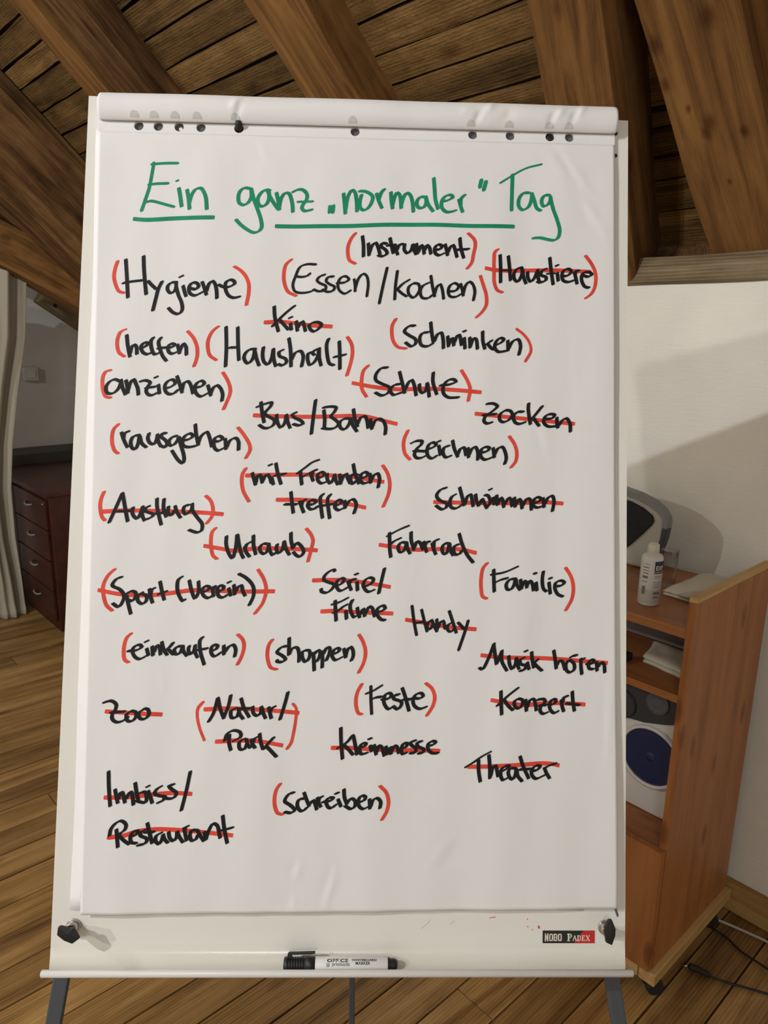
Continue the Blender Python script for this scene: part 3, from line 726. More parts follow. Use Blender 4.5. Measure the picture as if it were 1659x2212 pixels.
# folded-over sheets forming a roll on top
s = MB()
prof = [(0.000, 0.0062), (-0.0015, 0.0095), (0.002, 0.0135), (0.008, 0.0168), (0.015, 0.0180), (0.023, 0.0170), (0.030, 0.0135), (0.0355, 0.008), (0.0385, 0.001), (0.0385, -0.008), (0.036, -0.017), (0.028, -0.023), (0.012, -0.026), (-0.02, -0.027), (-0.06, -0.028)]
dents = [(-0.163, 0.020, 0.004, 0.0022), (-0.158, 0.010, 0.003, -0.0018), (0.150, 0.012, 0.004, -0.0026), (0.166, 0.026, 0.005, 0.0022), (0.135, 0.02, 0.006, 0.001),
         (0.19, 0.016, 0.008, -0.0016), (0.2465, 0.012, 0.004, -0.0022), (0.258, 0.02, 0.004, 0.0018), (0.275, 0.014, 0.004, -0.0022), (0.287, 0.026, 0.004, 0.0020)]
def rollfn(i, j):
    u_ = -0.3362+0.6705*i
    x_ = j*(len(prof)-1); k = min(int(x_), len(prof)-2); f = x_-k
    p = [prof[max(k-1, 0)], prof[k], prof[k+1], prof[min(k+2, len(prof)-1)]]
    def cr(a, b, c, d): return 0.5*((2*b)+(-a+c)*f+(2*a-5*b+4*c-d)*f*f+(-a+3*b-3*c+d)*f**3)
    v_ = cr(*[q[0] for q in p]); n_ = cr(*[q[1] for q in p])
    if n_ > 0.0:
        for du, dv, sg, am in dents:
            n_ += am*math.exp(-((u_-du-(v_-dv)*0.35)/sg)**2-((v_-dv)/0.008)**2)
        n_ += 0.0005*math.sin(u_*31+v_*60)*min(1, v_/0.01)
    edge = min(i, 1-i)*0.67
    r_ = max(0, 0.010-edge)/0.010
    return (u_, 0.5174+TL*u_+v_*(1-0.04*r_*r_)+0.001*r_*r_, n_)
s.grid(220, 70, rollfn)
roll = s.build('rolled_sheets', M_PAPER, pad, BM, recalc=False, solid=0.0012)
roll['label'] = 'used sheets folded over the top edge'
# grey half-discs laid on the roll's lower edge paint the shade of the folded sheets' holes
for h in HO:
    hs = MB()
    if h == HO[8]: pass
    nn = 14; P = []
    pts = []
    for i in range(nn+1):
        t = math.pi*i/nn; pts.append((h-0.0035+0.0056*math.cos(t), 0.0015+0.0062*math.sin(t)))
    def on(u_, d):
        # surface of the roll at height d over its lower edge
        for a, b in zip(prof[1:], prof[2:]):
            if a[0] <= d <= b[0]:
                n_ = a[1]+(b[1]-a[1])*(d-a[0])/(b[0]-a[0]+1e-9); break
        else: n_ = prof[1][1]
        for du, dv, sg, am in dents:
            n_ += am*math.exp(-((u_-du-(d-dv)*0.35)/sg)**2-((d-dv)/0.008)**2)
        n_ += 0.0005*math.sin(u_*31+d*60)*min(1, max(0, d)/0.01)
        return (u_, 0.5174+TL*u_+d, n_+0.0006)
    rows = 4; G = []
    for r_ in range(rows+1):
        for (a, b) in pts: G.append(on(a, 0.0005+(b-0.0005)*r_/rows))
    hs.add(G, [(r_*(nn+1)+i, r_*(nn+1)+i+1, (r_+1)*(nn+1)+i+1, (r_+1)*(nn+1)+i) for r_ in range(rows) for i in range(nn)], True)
    hs.build('punch_hole_shade', M_HOLE_SHADE, roll, BM, recalc=False)
# pegs that carry the pad
for i, h in enumerate((HO[4], HO[8])):
    s = MB()
    if i == 0: s.tube([(h, line_v(h)-0.001, 0.0002), (h+0.0002, line_v(h)+0.002, 0.006), (h+0.0002, line_v(h)+0.0055, 0.0125), (h+0.0002, line_v(h)+0.006, 0.0130)], [0.0054, 0.0050, 0.0036, 0.002], 20)
    else: s.tube([(h, line_v(h), 0.0002), (h, line_v(h), 0.0030), (h, line_v(h), 0.0036)], [0.0052, 0.0050, 0.003], 20)
    s.build('peg', M_BLACK, easel, BM)
disc('hanging_chad', (HO[2]+0.0022, line_v(HO[2])-0.0028, 0.0044), 0.0026, 0.0004, M_PAPER, pad, 5)

INK = """g|Ein|!6.5 -2656,4580 -2679,4405 -2701,4258 -2747,4091 -2790,3947;!6 -2682,4559 -2615,4569 -2492,4583 -2354,4590;!6 -2711,4290 -2605,4308 -2469,4320;!6 -2737,4061 -2676,4078 -2597,4067 -2491,4042 -2384,4017;-2328,4260 -2309,4166 -2286,4027;!5 -2362,4354 -2342,4364;-2222,4241 -2200,4131 -2183,3996;-2192,4058 -2157,4187 -2106,4257 -2044,4266 -2002,4209 -1977,4136 -1963,3998
gs|underline of "Ein"|-2874,3835 -2729,3830 -2378,3864 -1877,3892
g|ganz|-1423,4293 -1495,4300 -1552,4247 -1567,4168 -1554,4100 -1497,4073 -1444,4103 -1402,4183 -1405,4279;-1405,4290 -1374,4166 -1316,4021 -1267,3876 -1259,3784 -1299,3731 -1360,3716 -1451,3759 -1524,3812 -1586,3875;-1172,4279 -1235,4278 -1292,4224 -1320,4149 -1300,4080 -1255,4063 -1203,4099 -1175,4174 -1181,4275;-1203,4289 -1161,4193 -1105,4104 -1053,4037;-1082,4249 -1056,4144 -1040,4034;-1041,4071 -1015,4192 -970,4255 -921,4252 -893,4189 -872,4098 -866,4013;-868,4275 -824,4303 -752,4309 -697,4265 -685,4214 -701,4162 -734,4117 -751,4065 -718,4028 -623,4045;!5 -807,4146 -712,4150 -611,4156
gs|underline of "ganz normaler"|-1070,3813 -577,3828 -175,3848 430,3893 836,3910 1448,3917 2002,3934
g|low quotation marks|!7 -389,4099 -396,4016;!7 -342,4109 -352,4018
g|normaler|-218,4274 -203,4154 -189,4014;-188,4062 -160,4240 -106,4330 -73,4303 -50,4204 -39,4050;-11,4320 56,4319 118,4294 159,4254 152,4191 112,4110 52,4066 5,4092 -7,4164 13,4269;209,4293 241,4194 280,4109;237,4215 269,4310 305,4356;395,4321 403,4213 420,4110;419,4152 447,4268 476,4322 510,4293 526,4200 532,4121;535,4170 565,4276 605,4326 646,4301 679,4198 691,4081;840,4280 779,4278 733,4210 751,4142 812,4133 852,4186 856,4270;846,4286 882,4182 945,4094;949,4533 962,4393 976,4247 1009,4127;1070,4229 1135,4242 1202,4291 1175,4317 1114,4304 1062,4239 1060,4145 1118,4089 1179,4092 1240,4113;1283,4260 1305,4177 1332,4100;1305,4177 1309,4272 1356,4326
g|high quotation marks|!8 1574,4537 1553,4440;!8 1634,4518 1605,4404
g|Tag|!5 1823,4507 1932,4582 2158,4721 2364,4783;!8 1983,4623 1979,4439 1975,4153;2208,4395 2136,4392 2077,4319 2070,4214 2118,4164 2196,4204 2236,4306 2242,4386;2242,4391 2278,4287 2309,4193 2357,4163;2471,4371 2414,4370 2370,4300 2395,4222 2452,4245 2482,4296 2488,4350;2488,4333 2524,4188 2577,4043 2613,3898 2589,3803 2538,3770 2456,3778 2354,3798 2266,3792
r|left parenthesis of "Hygiene"|-3064,3278 -3091,3181 -3100,3069 -3070,2959 -3029,2888 -2969,2870
k|Hygiene|-2962,3301 -2940,3091 -2915,2814;-2740,3354 -2731,3211 -2712,3036 -2690,2866;-2979,2997 -2880,3019 -2739,3042;-2671,3034 -2619,2981 -2571,2940;-2498,3036 -2540,2941 -2566,2821 -2598,2660;-2314,3033 -2378,3028 -2423,2982 -2421,2925 -2383,2891 -2341,2911 -2319,2964 -2318,3020;-2316,2972 -2281,2861 -2238,2766 -2230,2671 -2272,2623 -2343,2640 -2402,2696;-2228,2987 -2209,2918 -2187,2857;-2270,3104 -2242,3117;-2148,2963 -2065,2949 -2031,2995 -2060,3031 -2115,3029 -2152,2975 -2140,2896 -2078,2866 -1982,2914;-1988,3044 -1957,2966 -1931,2884;-1930,2927 -1898,3032 -1860,3063 -1828,3032 -1804,2941 -1797,2846;-1778,3019 -1719,2993 -1641,2999 -1576,3046 -1597,3082 -1644,3088 -1687,3058 -1695,2978 -1653,2887 -1590,2857 -1512,2872
r|right parenthesis of "Hygiene"|-1587,3263 -1508,3216 -1443,3146 -1401,3051 -1397,2924 -1421,2769
r|left parenthesis of "Instrument"|-52,3759 -101,3694 -143,3582 -142,3472 -121,3400 -48,3358
k|Instrument|39,3721 54,3607 58,3457;117,3628 124,3545 129,3474;132,3499 171,3611 212,3641 244,3578 269,3496;353,3635 300,3641 280,3598 340,3555 363,3510 304,3467 250,3477;395,3711 415,3624 440,3518;364,3613 465,3628;460,3626 478,3554 499,3503;488,3563 523,3635 565,3641;587,3639 583,3568 625,3524 675,3572 692,3643;695,3637 715,3555 736,3516;740,3653 757,3523;769,3547 804,3636 828,3604 842,3524;847,3567 876,3638 909,3605 928,3526;980,3579 1049,3591 1071,3634 1020,3651 979,3607 986,3533 1032,3507 1091,3533;1111,3654 1130,3585 1144,3515;1147,3549 1188,3634 1217,3650 1245,3581 1268,3497;1303,3747 1314,3640 1337,3548 1356,3490;1263,3591 1416,3607
r|right parenthesis of "Instrument"|1413,3816 1492,3735 1506,3665 1486,3553 1460,3426 1405,3349
r|left parenthesis of "Essen/Kochen"|-867,3386 -933,3318 -958,3190 -944,3063 -897,2965 -795,2914
k|Essen|-552,3327 -656,3329 -750,3292 -804,3176 -838,3048 -808,2970 -718,2952 -611,2971 -558,2999;-801,3167 -723,3160 -652,3179 -624,3207;-433,3198 -496,3172 -531,3118 -489,3083 -416,3050 -424,3000 -500,2978 -572,2999;-323,3179 -389,3167 -414,3114 -363,3074 -304,3046 -320,2996 -397,2976 -456,3003;-274,3096 -171,3109 -122,3153 -169,3189 -228,3165 -262,3084 -245,3006 -173,2960 -100,3004;-55,3153 -41,3073 -39,2996;-37,3037 2,3165 63,3228 105,3201 127,3105 113,2935
k|slash after "Essen"|!6 367,3319 326,3123 275,2851
k|Kochen|500,3285 480,3095 473,2912;654,3175 570,3117 499,3037;508,3041 564,2993 624,2958;711,3131 652,3084 650,2996 709,2942 758,2980 793,3060 774,3123 714,3133;908,3141 835,3103 801,3032 826,2945 898,2939 969,2991;934,3234 958,3091 987,2967;987,3000 1016,3093 1057,3127 1085,3059 1104,2939;1167,3038 1258,3051 1298,3113 1247,3150 1184,3114 1162,3035 1186,2975 1259,2969 1336,3014;1323,3142 1343,3069 1358,2990;1358,3014 1387,3125 1437,3175 1479,3143 1507,3055 1491,2933
r|right parenthesis of "Essen/Kochen"|1577,3256 1618,3132 1656,3004 1658,2875 1605,2782 1534,2709
r|left parenthesis of "Haustiere"|1800,3618 1762,3580 1752,3461 1754,3331 1761,3166 1801,3076 1864,3050
k|Haustiere|1831,3542 1839,3383 1841,3182;1940,3533 1957,3390 1971,3217;!4 1863,3340 1983,3348;2114,3394 2057,3372 2015,3298 2026,3228 2065,3202 2109,3267 2126,3339 2122,3384;2128,3363 2147,3257 2175,3184;2195,3334 2202,3259 2235,3209 2279,3249 2319,3345;2327,3369 2334,3263 2355,3197;2437,3384 2382,3357 2371,3299 2436,3277 2436,3236 2383,3207 2327,3211;2484,3532 2502,3374 2530,3183;!4 2446,3319 2552,3329;2584,3334 2597,3233;2571,3432 2589,3438;2650,3299 2712,3302 2771,3362 2743,3394 2687,3385 2646,3321 2662,3241 2721,3220 2799,3244;2810,3351 2829,3281 2845,3205;2823,3328 2835,3374 2865,3377;2915,3322 2991,3300 3041,3334 3002,3361 2934,3353 2905,3307 2918,3212 2956,3163 3001,3155
rs|strike line through "Haustiere"|1652,3360 1757,3343 1934,3341 2169,3354 2519,3369 2815,3371 3014,3367
r|right parenthesis of "Haustiere"|2957,3579 3025,3489 3078,3383 3093,3276 3073,3145 3027,3066 2962,3015
k|Kino|-1068,2763 -1055,2623 -1007,2446;-811,2780 -906,2698 -1011,2590 -1080,2509;-990,2591 -928,2524 -881,2473;-855,2550 -842,2472;-868,2623 -844,2634;-781,2581 -773,2521 -764,2460;-758,2497 -726,2564 -700,2582 -682,2537 -662,2458;-575,2567 -614,2539 -599,2480 -554,2454 -497,2490 -458,2551 -510,2578 -569,2570
rs|strike line through "Kino"|-1175,2552 -997,2570 -794,2557 -590,2533 -335,2529
r|left parenthesis of "Haushalt"|-1767,2478 -1837,2414 -1886,2302 -1888,2193 -1859,2101 -1780,2046
k|Haushalt|-1668,2475 -1655,2214 -1657,1968;-1520,2474 -1509,2260 -1492,2053;-1613,2210 -1506,2216;-1290,2203 -1358,2194 -1415,2139 -1427,2071 -1381,2013 -1326,2061 -1302,2144 -1297,2196;-1293,2172 -1270,2077 -1237,1994;-1188,2229 -1196,2135 -1176,2043 -1128,2011 -1084,2086 -1063,2214;-1061,2210 -1054,2087 -1027,1994;-942,2205 -990,2176 -981,2124 -905,2092 -890,2051 -940,2004 -992,2020;-869,2357 -845,2217 -832,1996;-828,2080 -783,2173 -716,2196 -681,2138 -697,1999;-477,2238 -527,2218 -567,2185 -614,2172 -622,2085 -594,2020 -537,2060 -494,2144 -483,2238;-480,2227 -475,2117 -451,2019;-567,2176 -539,2152;-362,2366 -385,2299 -374,2148 -341,2043 -290,2028;-226,2336 -215,2167 -210,1981;-285,2134 -145,2168
r|right parenthesis of "Haushalt"|-123,2397 -69,2309 -54,2185 -77,2047 -118,1900
r|left parenthesis of "helfen"|-2929,2399 -2988,2365 -3022,2267 -3018,2164 -2992,2096 -2929,2053
k|helfen|-2908,2325 -2890,2194 -2858,2054;-2857,2095 -2837,2183 -2810,2208 -2784,2185 -2774,2092;-2728,2165 -2669,2193 -2640,2237 -2687,2239 -2726,2188 -2701,2115 -2644,2091 -2598,2116;-2578,2308 -2605,2271 -2595,2168 -2557,2095 -2516,2106;-2483,2310 -2511,2262 -2488,2159 -2449,2070 -2405,2017;-2513,2174 -2418,2187;-2396,2177 -2329,2198 -2305,2228 -2354,2237 -2388,2200 -2379,2132 -2336,2107 -2288,2125;-2270,2226 -2256,2177 -2241,2116;-2241,2135 -2216,2204 -2195,2241 -2164,2205 -2153,2100
r|right parenthesis of "helfen"|-2146,2401 -2077,2324 -2029,2223 -2016,2120 -2029,2029 -2054,1956
r|left parenthesis of "anziehen"|-3092,1870 -3149,1855 -3182,1787 -3186,1697 -3169,1595 -3138,1535 -3077,1521
k|anziehen|-2961,1729 -3032,1756 -3098,1725 -3140,1647 -3119,1580 -3052,1576 -2994,1626 -2960,1704 -2956,1752;-2953,1742 -2937,1666 -2896,1569;-2894,1747 -2875,1668 -2866,1589;-2865,1618 -2838,1721 -2799,1765 -2772,1711 -2745,1648 -2736,1574;-2715,1743 -2650,1758 -2595,1731 -2628,1672 -2641,1614 -2606,1573 -2556,1574 -2504,1605;-2646,1662 -2572,1674 -2526,1682;-2492,1706 -2475,1597;-2535,1799 -2514,1808;-2410,1661 -2339,1682 -2280,1732 -2304,1774 -2361,1766 -2407,1710 -2404,1636 -2361,1592 -2294,1600 -2245,1647;-2261,1820 -2226,1727 -2191,1616;-2192,1644 -2167,1741 -2120,1759 -2087,1718 -2054,1609;-2029,1684 -1955,1699 -1915,1743 -1945,1772 -1992,1757 -2034,1694 -2012,1608 -1957,1571 -1880,1610;-1871,1716 -1853,1662 -1831,1589;-1832,1611 -1801,1689 -1754,1720 -1708,1679 -1681,1602 -1689,1525
r|right parenthesis of "anziehen"|-1687,1886 -1630,1797 -1594,1707 -1588,1630 -1620,1527 -1664,1418
r|left parenthesis of "Schminken"|493,2656 450,2574 444,2478 466,2367 528,2292 632,2276
k|Schminken|738,2575 667,2570 606,2500 667,2449 751,2399 756,2347 701,2305 626,2353;915,2496 835,2478 805,2409 830,2324 906,2311 974,2350;943,2624 958,2493 981,2371;992,2377 1038,2477 1082,2494 1108,2402 1113,2295;1166,2449 1179,2322;1187,2349 1211,2422 1230,2427 1247,2335;1251,2367 1296,2469 1316,2473 1347,2343;1380,2435 1392,2299;1372,2523 1391,2526;1451,2441 1457,2313;1464,2336 1502,2434 1531,2427 1553,2299;1616,2525 1621,2400 1647,2302;1735,2412 1662,2354;1686,2362 1736,2308 1769,2297;1782,2350 1864,2394 1895,2436 1850,2451 1797,2407 1775,2326 1820,2270 1928,2285;1947,2419 1952,2291;1960,2318 2015,2417 2084,2441 2114,2356 2094,2242
r|right parenthesis of "Schminken"|!6 2063,2577 2155,2507 2228,2408 2250,2296 2180,2157
r|left parenthesis of "Schule"|151,2035 93,1968 71,1840 78,1729 137,1633
k|Schule|396,2020 316,2006 248,1910 256,1847 333,1806 433,1759 418,1698 336,1655 253,1688;566,1811 494,1798 440,1728 480,1669 540,1686 618,1713;555,1969 592,1828 626,1700;633,1742 674,1838 714,1868 747,1800 773,1672;813,1815 818,1739 855,1703 898,1741 912,1834;920,1818 942,1660;989,1972 986,1855 1037,1695;1085,1811 1201,1826 1284,1865 1255,1893 1187,1883 1125,1812 1127,1704 1188,1658 1317,1661
rs|strike line through "Schule"|-35,1802 223,1763 539,1744 932,1763 1249,1757 1597,1735
r|right parenthesis of "Schule"|1352,2012 1429,1884 1467,1773 1444,1619
r|left parenthesis of "rausgehen"|-2967,1189 -3022,1123 -3039,1021 -3027,920 -2995,848 -2957,821
k|rausgehen|-2924,1085 -2890,988 -2846,905;-2897,1013 -2884,1083 -2837,1102;-2711,1062 -2779,1040 -2807,966 -2786,893 -2751,881 -2719,943 -2704,1045;-2698,1046 -2671,957 -2616,911;-2585,1085 -2599,1023 -2568,963 -2520,952 -2485,1026 -2480,1075;-2475,1062 -2466,988 -2434,928;-2375,1092 -2419,1089 -2430,1046 -2383,1009 -2356,968 -2377,917 -2431,932;-2240,1061 -2291,1047 -2333,991 -2312,937 -2268,951 -2226,1007 -2214,1048;-2205,1043 -2181,944 -2144,831 -2136,758 -2153,720 -2208,756 -2290,873;-2163,1004 -2080,1026 -2034,1069 -2069,1098 -2129,1070 -2164,1008 -2149,941 -2089,924 -1994,943;-2011,1213 -1998,1102 -1965,956;-1965,978 -1934,1066 -1863,1123 -1833,1069 -1797,941;-1775,1006 -1704,1010 -1661,1047 -1704,1075 -1757,1049 -1774,993 -1759,920 -1717,889 -1646,924;-1630,1039 -1622,971 -1616,913;-1608,933 -1567,1024 -1495,1055 -1464,1014 -1459,907
r|right parenthesis of "rausgehen"|-1473,1188 -1402,1103 -1332,993 -1314,917 -1364,805
k|Bus|-1197,1521 -1181,1403 -1151,1268;-1242,1461 -1140,1505 -1061,1521 -1078,1471 -1146,1379 -1084,1336 -1022,1299 -1027,1244 -1093,1197 -1153,1195 -1209,1229;-996,1368 -985,1281 -941,1207 -894,1257 -872,1371;-866,1358 -854,1284 -822,1206;-752,1402 -797,1379 -777,1344 -679,1295 -659,1263 -713,1239 -779,1254
k|slash after "Bus"|-507,1570 -526,1396 -550,1138
k|Bahn|-399,1442 -386,1336 -388,1219;-405,1478 -312,1493 -244,1482 -272,1417 -309,1371 -247,1321 -207,1276 -254,1220 -330,1205 -411,1213;-43,1342 -140,1340 -196,1289 -181,1221 -133,1203 -79,1266 -55,1342;-50,1329 -25,1255 25,1184;-24,1464 -6,1358 32,1247;32,1276 77,1367 125,1379 152,1325 167,1232;196,1343 204,1288 216,1221;220,1243 257,1329 312,1354 357,1330 391,1256 387,1158
rs|strike line through "Bus/Bahn"|-1273,1351 -1008,1350 -627,1352 -309,1366 -54,1379 138,1377 331,1338 525,1296
k|Zocken|1688,1587 1767,1594 1824,1562 1768,1501 1668,1423 1651,1359 1689,1332 1751,1348;1640,1440 1724,1450 1802,1458;1929,1513 1861,1460 1855,1386 1897,1357 1976,1390 2019,1458 1992,1506 1935,1515;2158,1500 2084,1494 2033,1436 2056,1358 2105,1340 2182,1363;2228,1608 2224,1530 2253,1344;2404,1577 2336,1489 2263,1398;2298,1414 2330,1370 2365,1324;2439,1412 2541,1429 2570,1472 2498,1479 2441,1440 2427,1366 2485,1319 2593,1327;2599,1435 2600,1371 2612,1308;2623,1335 2674,1408 2723,1431 2768,1369 2776,1262
rs|strike line through "Zocken"|1549,1454 1963,1425 2409,1393 2818,1364
r|left parenthesis of "zeichnen"|677,1214 631,1100 626,997 649,909 710,843
k|zeichnen|727,1054 789,1083 862,1081 849,1037 798,987 766,900 796,865 852,866 907,894;758,956 835,955 906,953;923,979 996,1003 1044,1046 1002,1071 954,1047 926,976 942,891 991,863 1047,899;1077,1029 1098,912;1067,1083 1087,1091;1206,1032 1146,1009 1132,938 1167,883 1230,903;1253,1100 1275,1000 1320,895;1320,920 1358,1002 1399,1014 1425,918;1450,1008 1459,891;1466,923 1504,1005 1545,1025 1576,963 1577,863;1615,952 1701,977 1727,1019 1671,1029 1622,993 1616,908 1665,865 1757,895;1775,1018 1791,900;1794,933 1837,1015 1894,1036 1930,974 1946,886 1926,819
r|right parenthesis of "zeichnen"|1984,1175 2049,1081 2081,978 2070,859 2009,775
r|left parenthesis of "mit Freunden treffen"|-1361,674 -1401,597 -1404,480 -1379,376 -1310,259
k|mit|-1277,617 -1258,550 -1234,472;-1229,498 -1212,577 -1183,601 -1162,552 -1151,500;-1145,520 -1115,586 -1086,604 -1059,568 -1037,501;-1035,566 -1011,483;-1068,723 -1045,732;-986,747 -963,636 -916,490;-992,593 -862,619
k|Freunden|!5 -717,626 -607,711 -531,772 -444,808;-675,654 -666,578 -653,490;-666,574 -596,615;-551,643 -533,595 -512,540;-530,604 -512,665 -474,678;-460,573 -396,594 -367,632 -410,654 -453,623 -451,544 -407,509 -339,534;-335,630 -334,567 -296,511 -260,562 -242,625;-239,608 -225,549 -200,501;-178,627 -162,509;-157,538 -126,617 -90,635 -75,579 -44,518;52,625 -22,630 -40,567 -8,511 34,555;-9,761 15,647 67,519;84,586 157,607 182,645 138,667 96,636 85,566 122,521 190,540;205,643 216,532;222,561 260,634 303,653 328,590 313,478
rs|strike line through "mit Freunden"|-1348,583 -1021,602 -631,614 -305,613 -43,603 154,578 371,549
k|treffen|-787,388 -770,261 -751,129;-857,233 -709,237;-674,274 -646,199 -621,138;-650,219 -632,282 -599,296;-573,234 -497,245 -468,282 -518,298 -560,267 -572,217 -535,178 -474,190;-380,373 -413,336 -403,205 -382,74;-460,212 -358,232;-288,369 -321,325 -311,194 -291,72;-356,232 -254,250;-223,231 -165,252 -143,289 -186,305 -222,268 -227,205 -183,173 -129,198;-107,294 -99,203;-90,225 -46,298 3,316 41,254 15,141
rs|strike line through "treffen"|-954,287 -622,294 -296,278 -35,250 149,216
r|right parenthesis of "mit Freunden treffen"|366,757 428,659 460,528 446,396 382,233
r|left parenthesis of "Ausflug"|-3108,334 -3135,264 -3149,180 -3137,75 -3116,13 -3081,-22
k|Ausflug|-3028,-45 -2953,143 -2884,323;-2882,323 -2868,260 -2837,114 -2806,-25;-2936,96 -2850,98 -2753,110;-2748,146 -2749,64 -2693,10 -2656,67 -2629,162;-2627,157 -2631,57 -2601,-11;-2548,168 -2588,150 -2596,110 -2490,65 -2518,30 -2594,-3;-2455,265 -2450,166 -2425,61 -2391,-57;-2480,76 -2369,89;-2367,262 -2369,147 -2333,42;-2309,167 -2309,85 -2269,62 -2232,124;-2227,176 -2198,98 -2156,35;-2062,194 -2106,183 -2124,121 -2094,77 -2055,102 -2016,155 -2017,210;-2015,210 -2011,134 -1947,41 -1883,-41 -1891,-123 -1940,-146 -2042,-118
rs|strike line through "Ausflug"|-3112,86 -2830,108 -2521,110 -2209,109 -1897,104 -1636,90
r|right parenthesis of "Ausflug"|-1847,314 -1787,255 -1754,151 -1766,56 -1828,-30
k|Schwimmen|1178,492 1108,467 1059,389 1096,335 1192,289 1187,246 1133,216 1056,261;1298,409 1255,382 1230,313 1248,247 1303,231 1370,270 1413,303;1352,499 1374,418 1413,276;1423,294 1456,395 1493,413 1511,353 1527,267;1556,415 1569,332 1596,273;1606,285 1643,360 1673,300 1702,246;1704,258 1745,313 1741,359 1714,407 1680,412;1783,381 1799,297;1736,482 1754,491;1827,410 1840,291;1848,305 1887,383 1904,363 1921,265;1928,290 1988,386 2011,366 2027,278;2057,388 2069,273;2083,301 2117,372 2138,355 2156,254;2164,284 2220,380 2259,370 2277,240;2314,324 2379,347 2401,387 2345,401 2307,362 2302,293 2347,268 2413,284;2429,391 2442,278;2448,311 2499,405 2549,423 2571,357 2551,231
rs|strike line through "Schwimmen"|1038,308 1381,307 1724,311 2069,319 2416,340 2676,330
r|left parenthesis of "Urlaub"|-1712,-86 -1754,-134 -1767,-242 -1756,-359 -1731,-435 -1683,-471
k|Urlaub|-1574,-188 -1574,-287 -1538,-401 -1492,-457 -1463,-372 -1448,-264 -1444,-166;-1437,-168 -1416,-283 -1383,-400 -1357,-451;-1343,-313 -1324,-379 -1283,-433;-1335,-321 -1317,-278 -1275,-254;-1240,-171 -1235,-289 -1205,-402;-1059,-272 -1113,-269 -1156,-317 -1144,-373 -1097,-397 -1061,-354 -1044,-287;-1045,-270 -1033,-344 -994,-409 -960,-379;-939,-275 -950,-332 -921,-383 -876,-340 -854,-234;-850,-246 -828,-329 -786,-398;-772,-126 -768,-220 -742,-318;-738,-306 -695,-250 -627,-305 -606,-364 -652,-422 -699,-405 -733,-368
rs|strike line through "Urlaub"|-1839,-314 -1666,-338 -1471,-365 -1230,-335 -1036,-325 -742,-326 -448,-337
r|right parenthesis of "Urlaub"|-579,-70 -522,-138 -493,-214 -510,-312 -549,-479
k|Fahrrad|469,-99 473,-191 478,-310 492,-401;446,-137 504,-103 604,-48 705,-5;481,-244 533,-199 607,-163;688,-216 618,-217 583,-271 602,-333 637,-336 676,-278 684,-220;690,-229 703,-296 734,-351;743,-84 747,-185 784,-304;790,-274 821,-199 856,-212 898,-297;907,-201 927,-273 946,-327;928,-243 941,-205 978,-199;1014,-217 1034,-289 1061,-353;1035,-269 1043,-189 1090,-168;1233,-217 1181,-214 1142,-268 1156,-339 1191,-348 1220,-285 1229,-222;1237,-226 1247,-303 1283,-362;1346,-227 1306,-239 1284,-302 1315,-354 1364,-344 1393,-301;1355,-91 1393,-217 1460,-353 1536,-447
rs|strike line through "Fahrrad"|356,-252 599,-282 784,-303 969,-294 1153,-287 1383,-288 1564,-325
r|left parenthesis of "Sport (Verein)"|-2938,-626 -3014,-704 -3068,-836 -3052,-980 -3015,-1077 -2946,-1137
k|Sport|-2850,-723 -2906,-742 -2958,-826 -2864,-876 -2811,-947 -2829,-1034 -2873,-1090 -2941,-1050;-2778,-954 -2752,-1062 -2720,-1171;-2787,-932 -2725,-893 -2669,-911 -2674,-973 -2712,-1015 -2746,-1004;-2590,-909 -2640,-947 -2637,-1016 -2581,-1048 -2535,-1007 -2538,-945 -2591,-924;-2502,-864 -2484,-955 -2459,-1029;-2483,-923 -2471,-864 -2441,-851;-2376,-770 -2350,-880 -2317,-990;-2387,-923 -2293,-888
k|black left parenthesis before "Verein"|-2110,-704 -2152,-738 -2162,-848 -2130,-949 -2087,-1003 -2066,-987
k|Verein|-2017,-749 -1988,-859 -1939,-968 -1898,-886 -1903,-758;-1848,-889 -1786,-866 -1762,-825 -1818,-814 -1857,-871 -1825,-940 -1768,-960 -1723,-927;-1727,-827 -1708,-936;-1718,-865 -1696,-812;-1659,-878 -1598,-855 -1587,-814 -1636,-803 -1664,-852 -1643,-936 -1587,-949 -1542,-916;-1523,-835 -1497,-924;-1533,-762 -1510,-753;-1462,-793 -1448,-909;-1442,-884 -1401,-806 -1368,-798 -1352,-861 -1321,-921
k|black right parenthesis after "Verein"|-1403,-653 -1313,-702 -1226,-800 -1215,-917 -1263,-1037
rs|strike line through "Sport (Verein)"|-3114,-889 -2837,-936 -2478,-938 -2192,-901 -1976,-869 -1612,-870 -1322,-872 -967,-861
r|right parenthesis of "Sport (Verein)"|-1168,-596 -1094,-713 -1061,-841 -1095,-1002 -1191,-1142
k|Serie|-212,-595 -214,-578 -263,-589 -339,-661 -343,-706 -262,-743 -213,-759 -233,-811 -306,-867 -372,-851 -375,-822;-176,-778 -117,-746 -86,-694 -118,-680 -176,-719 -182,-787 -144,-838 -107,-833 -43,-793;-39,-717 -22,-768 1,-825;-15,-741 1,-700 50,-692;73,-724 82,-827;52,-628 76,-623;171,-779 246,-747 281,-687 244,-666 185,-689 152,-750 172,-810 218,-846 287,-821
k|slash after "Serie"|415,-549 384,-691 350,-860
rs|strike line through "Serie"|-472,-717 -264,-706 -33,-709 199,-734 481,-777
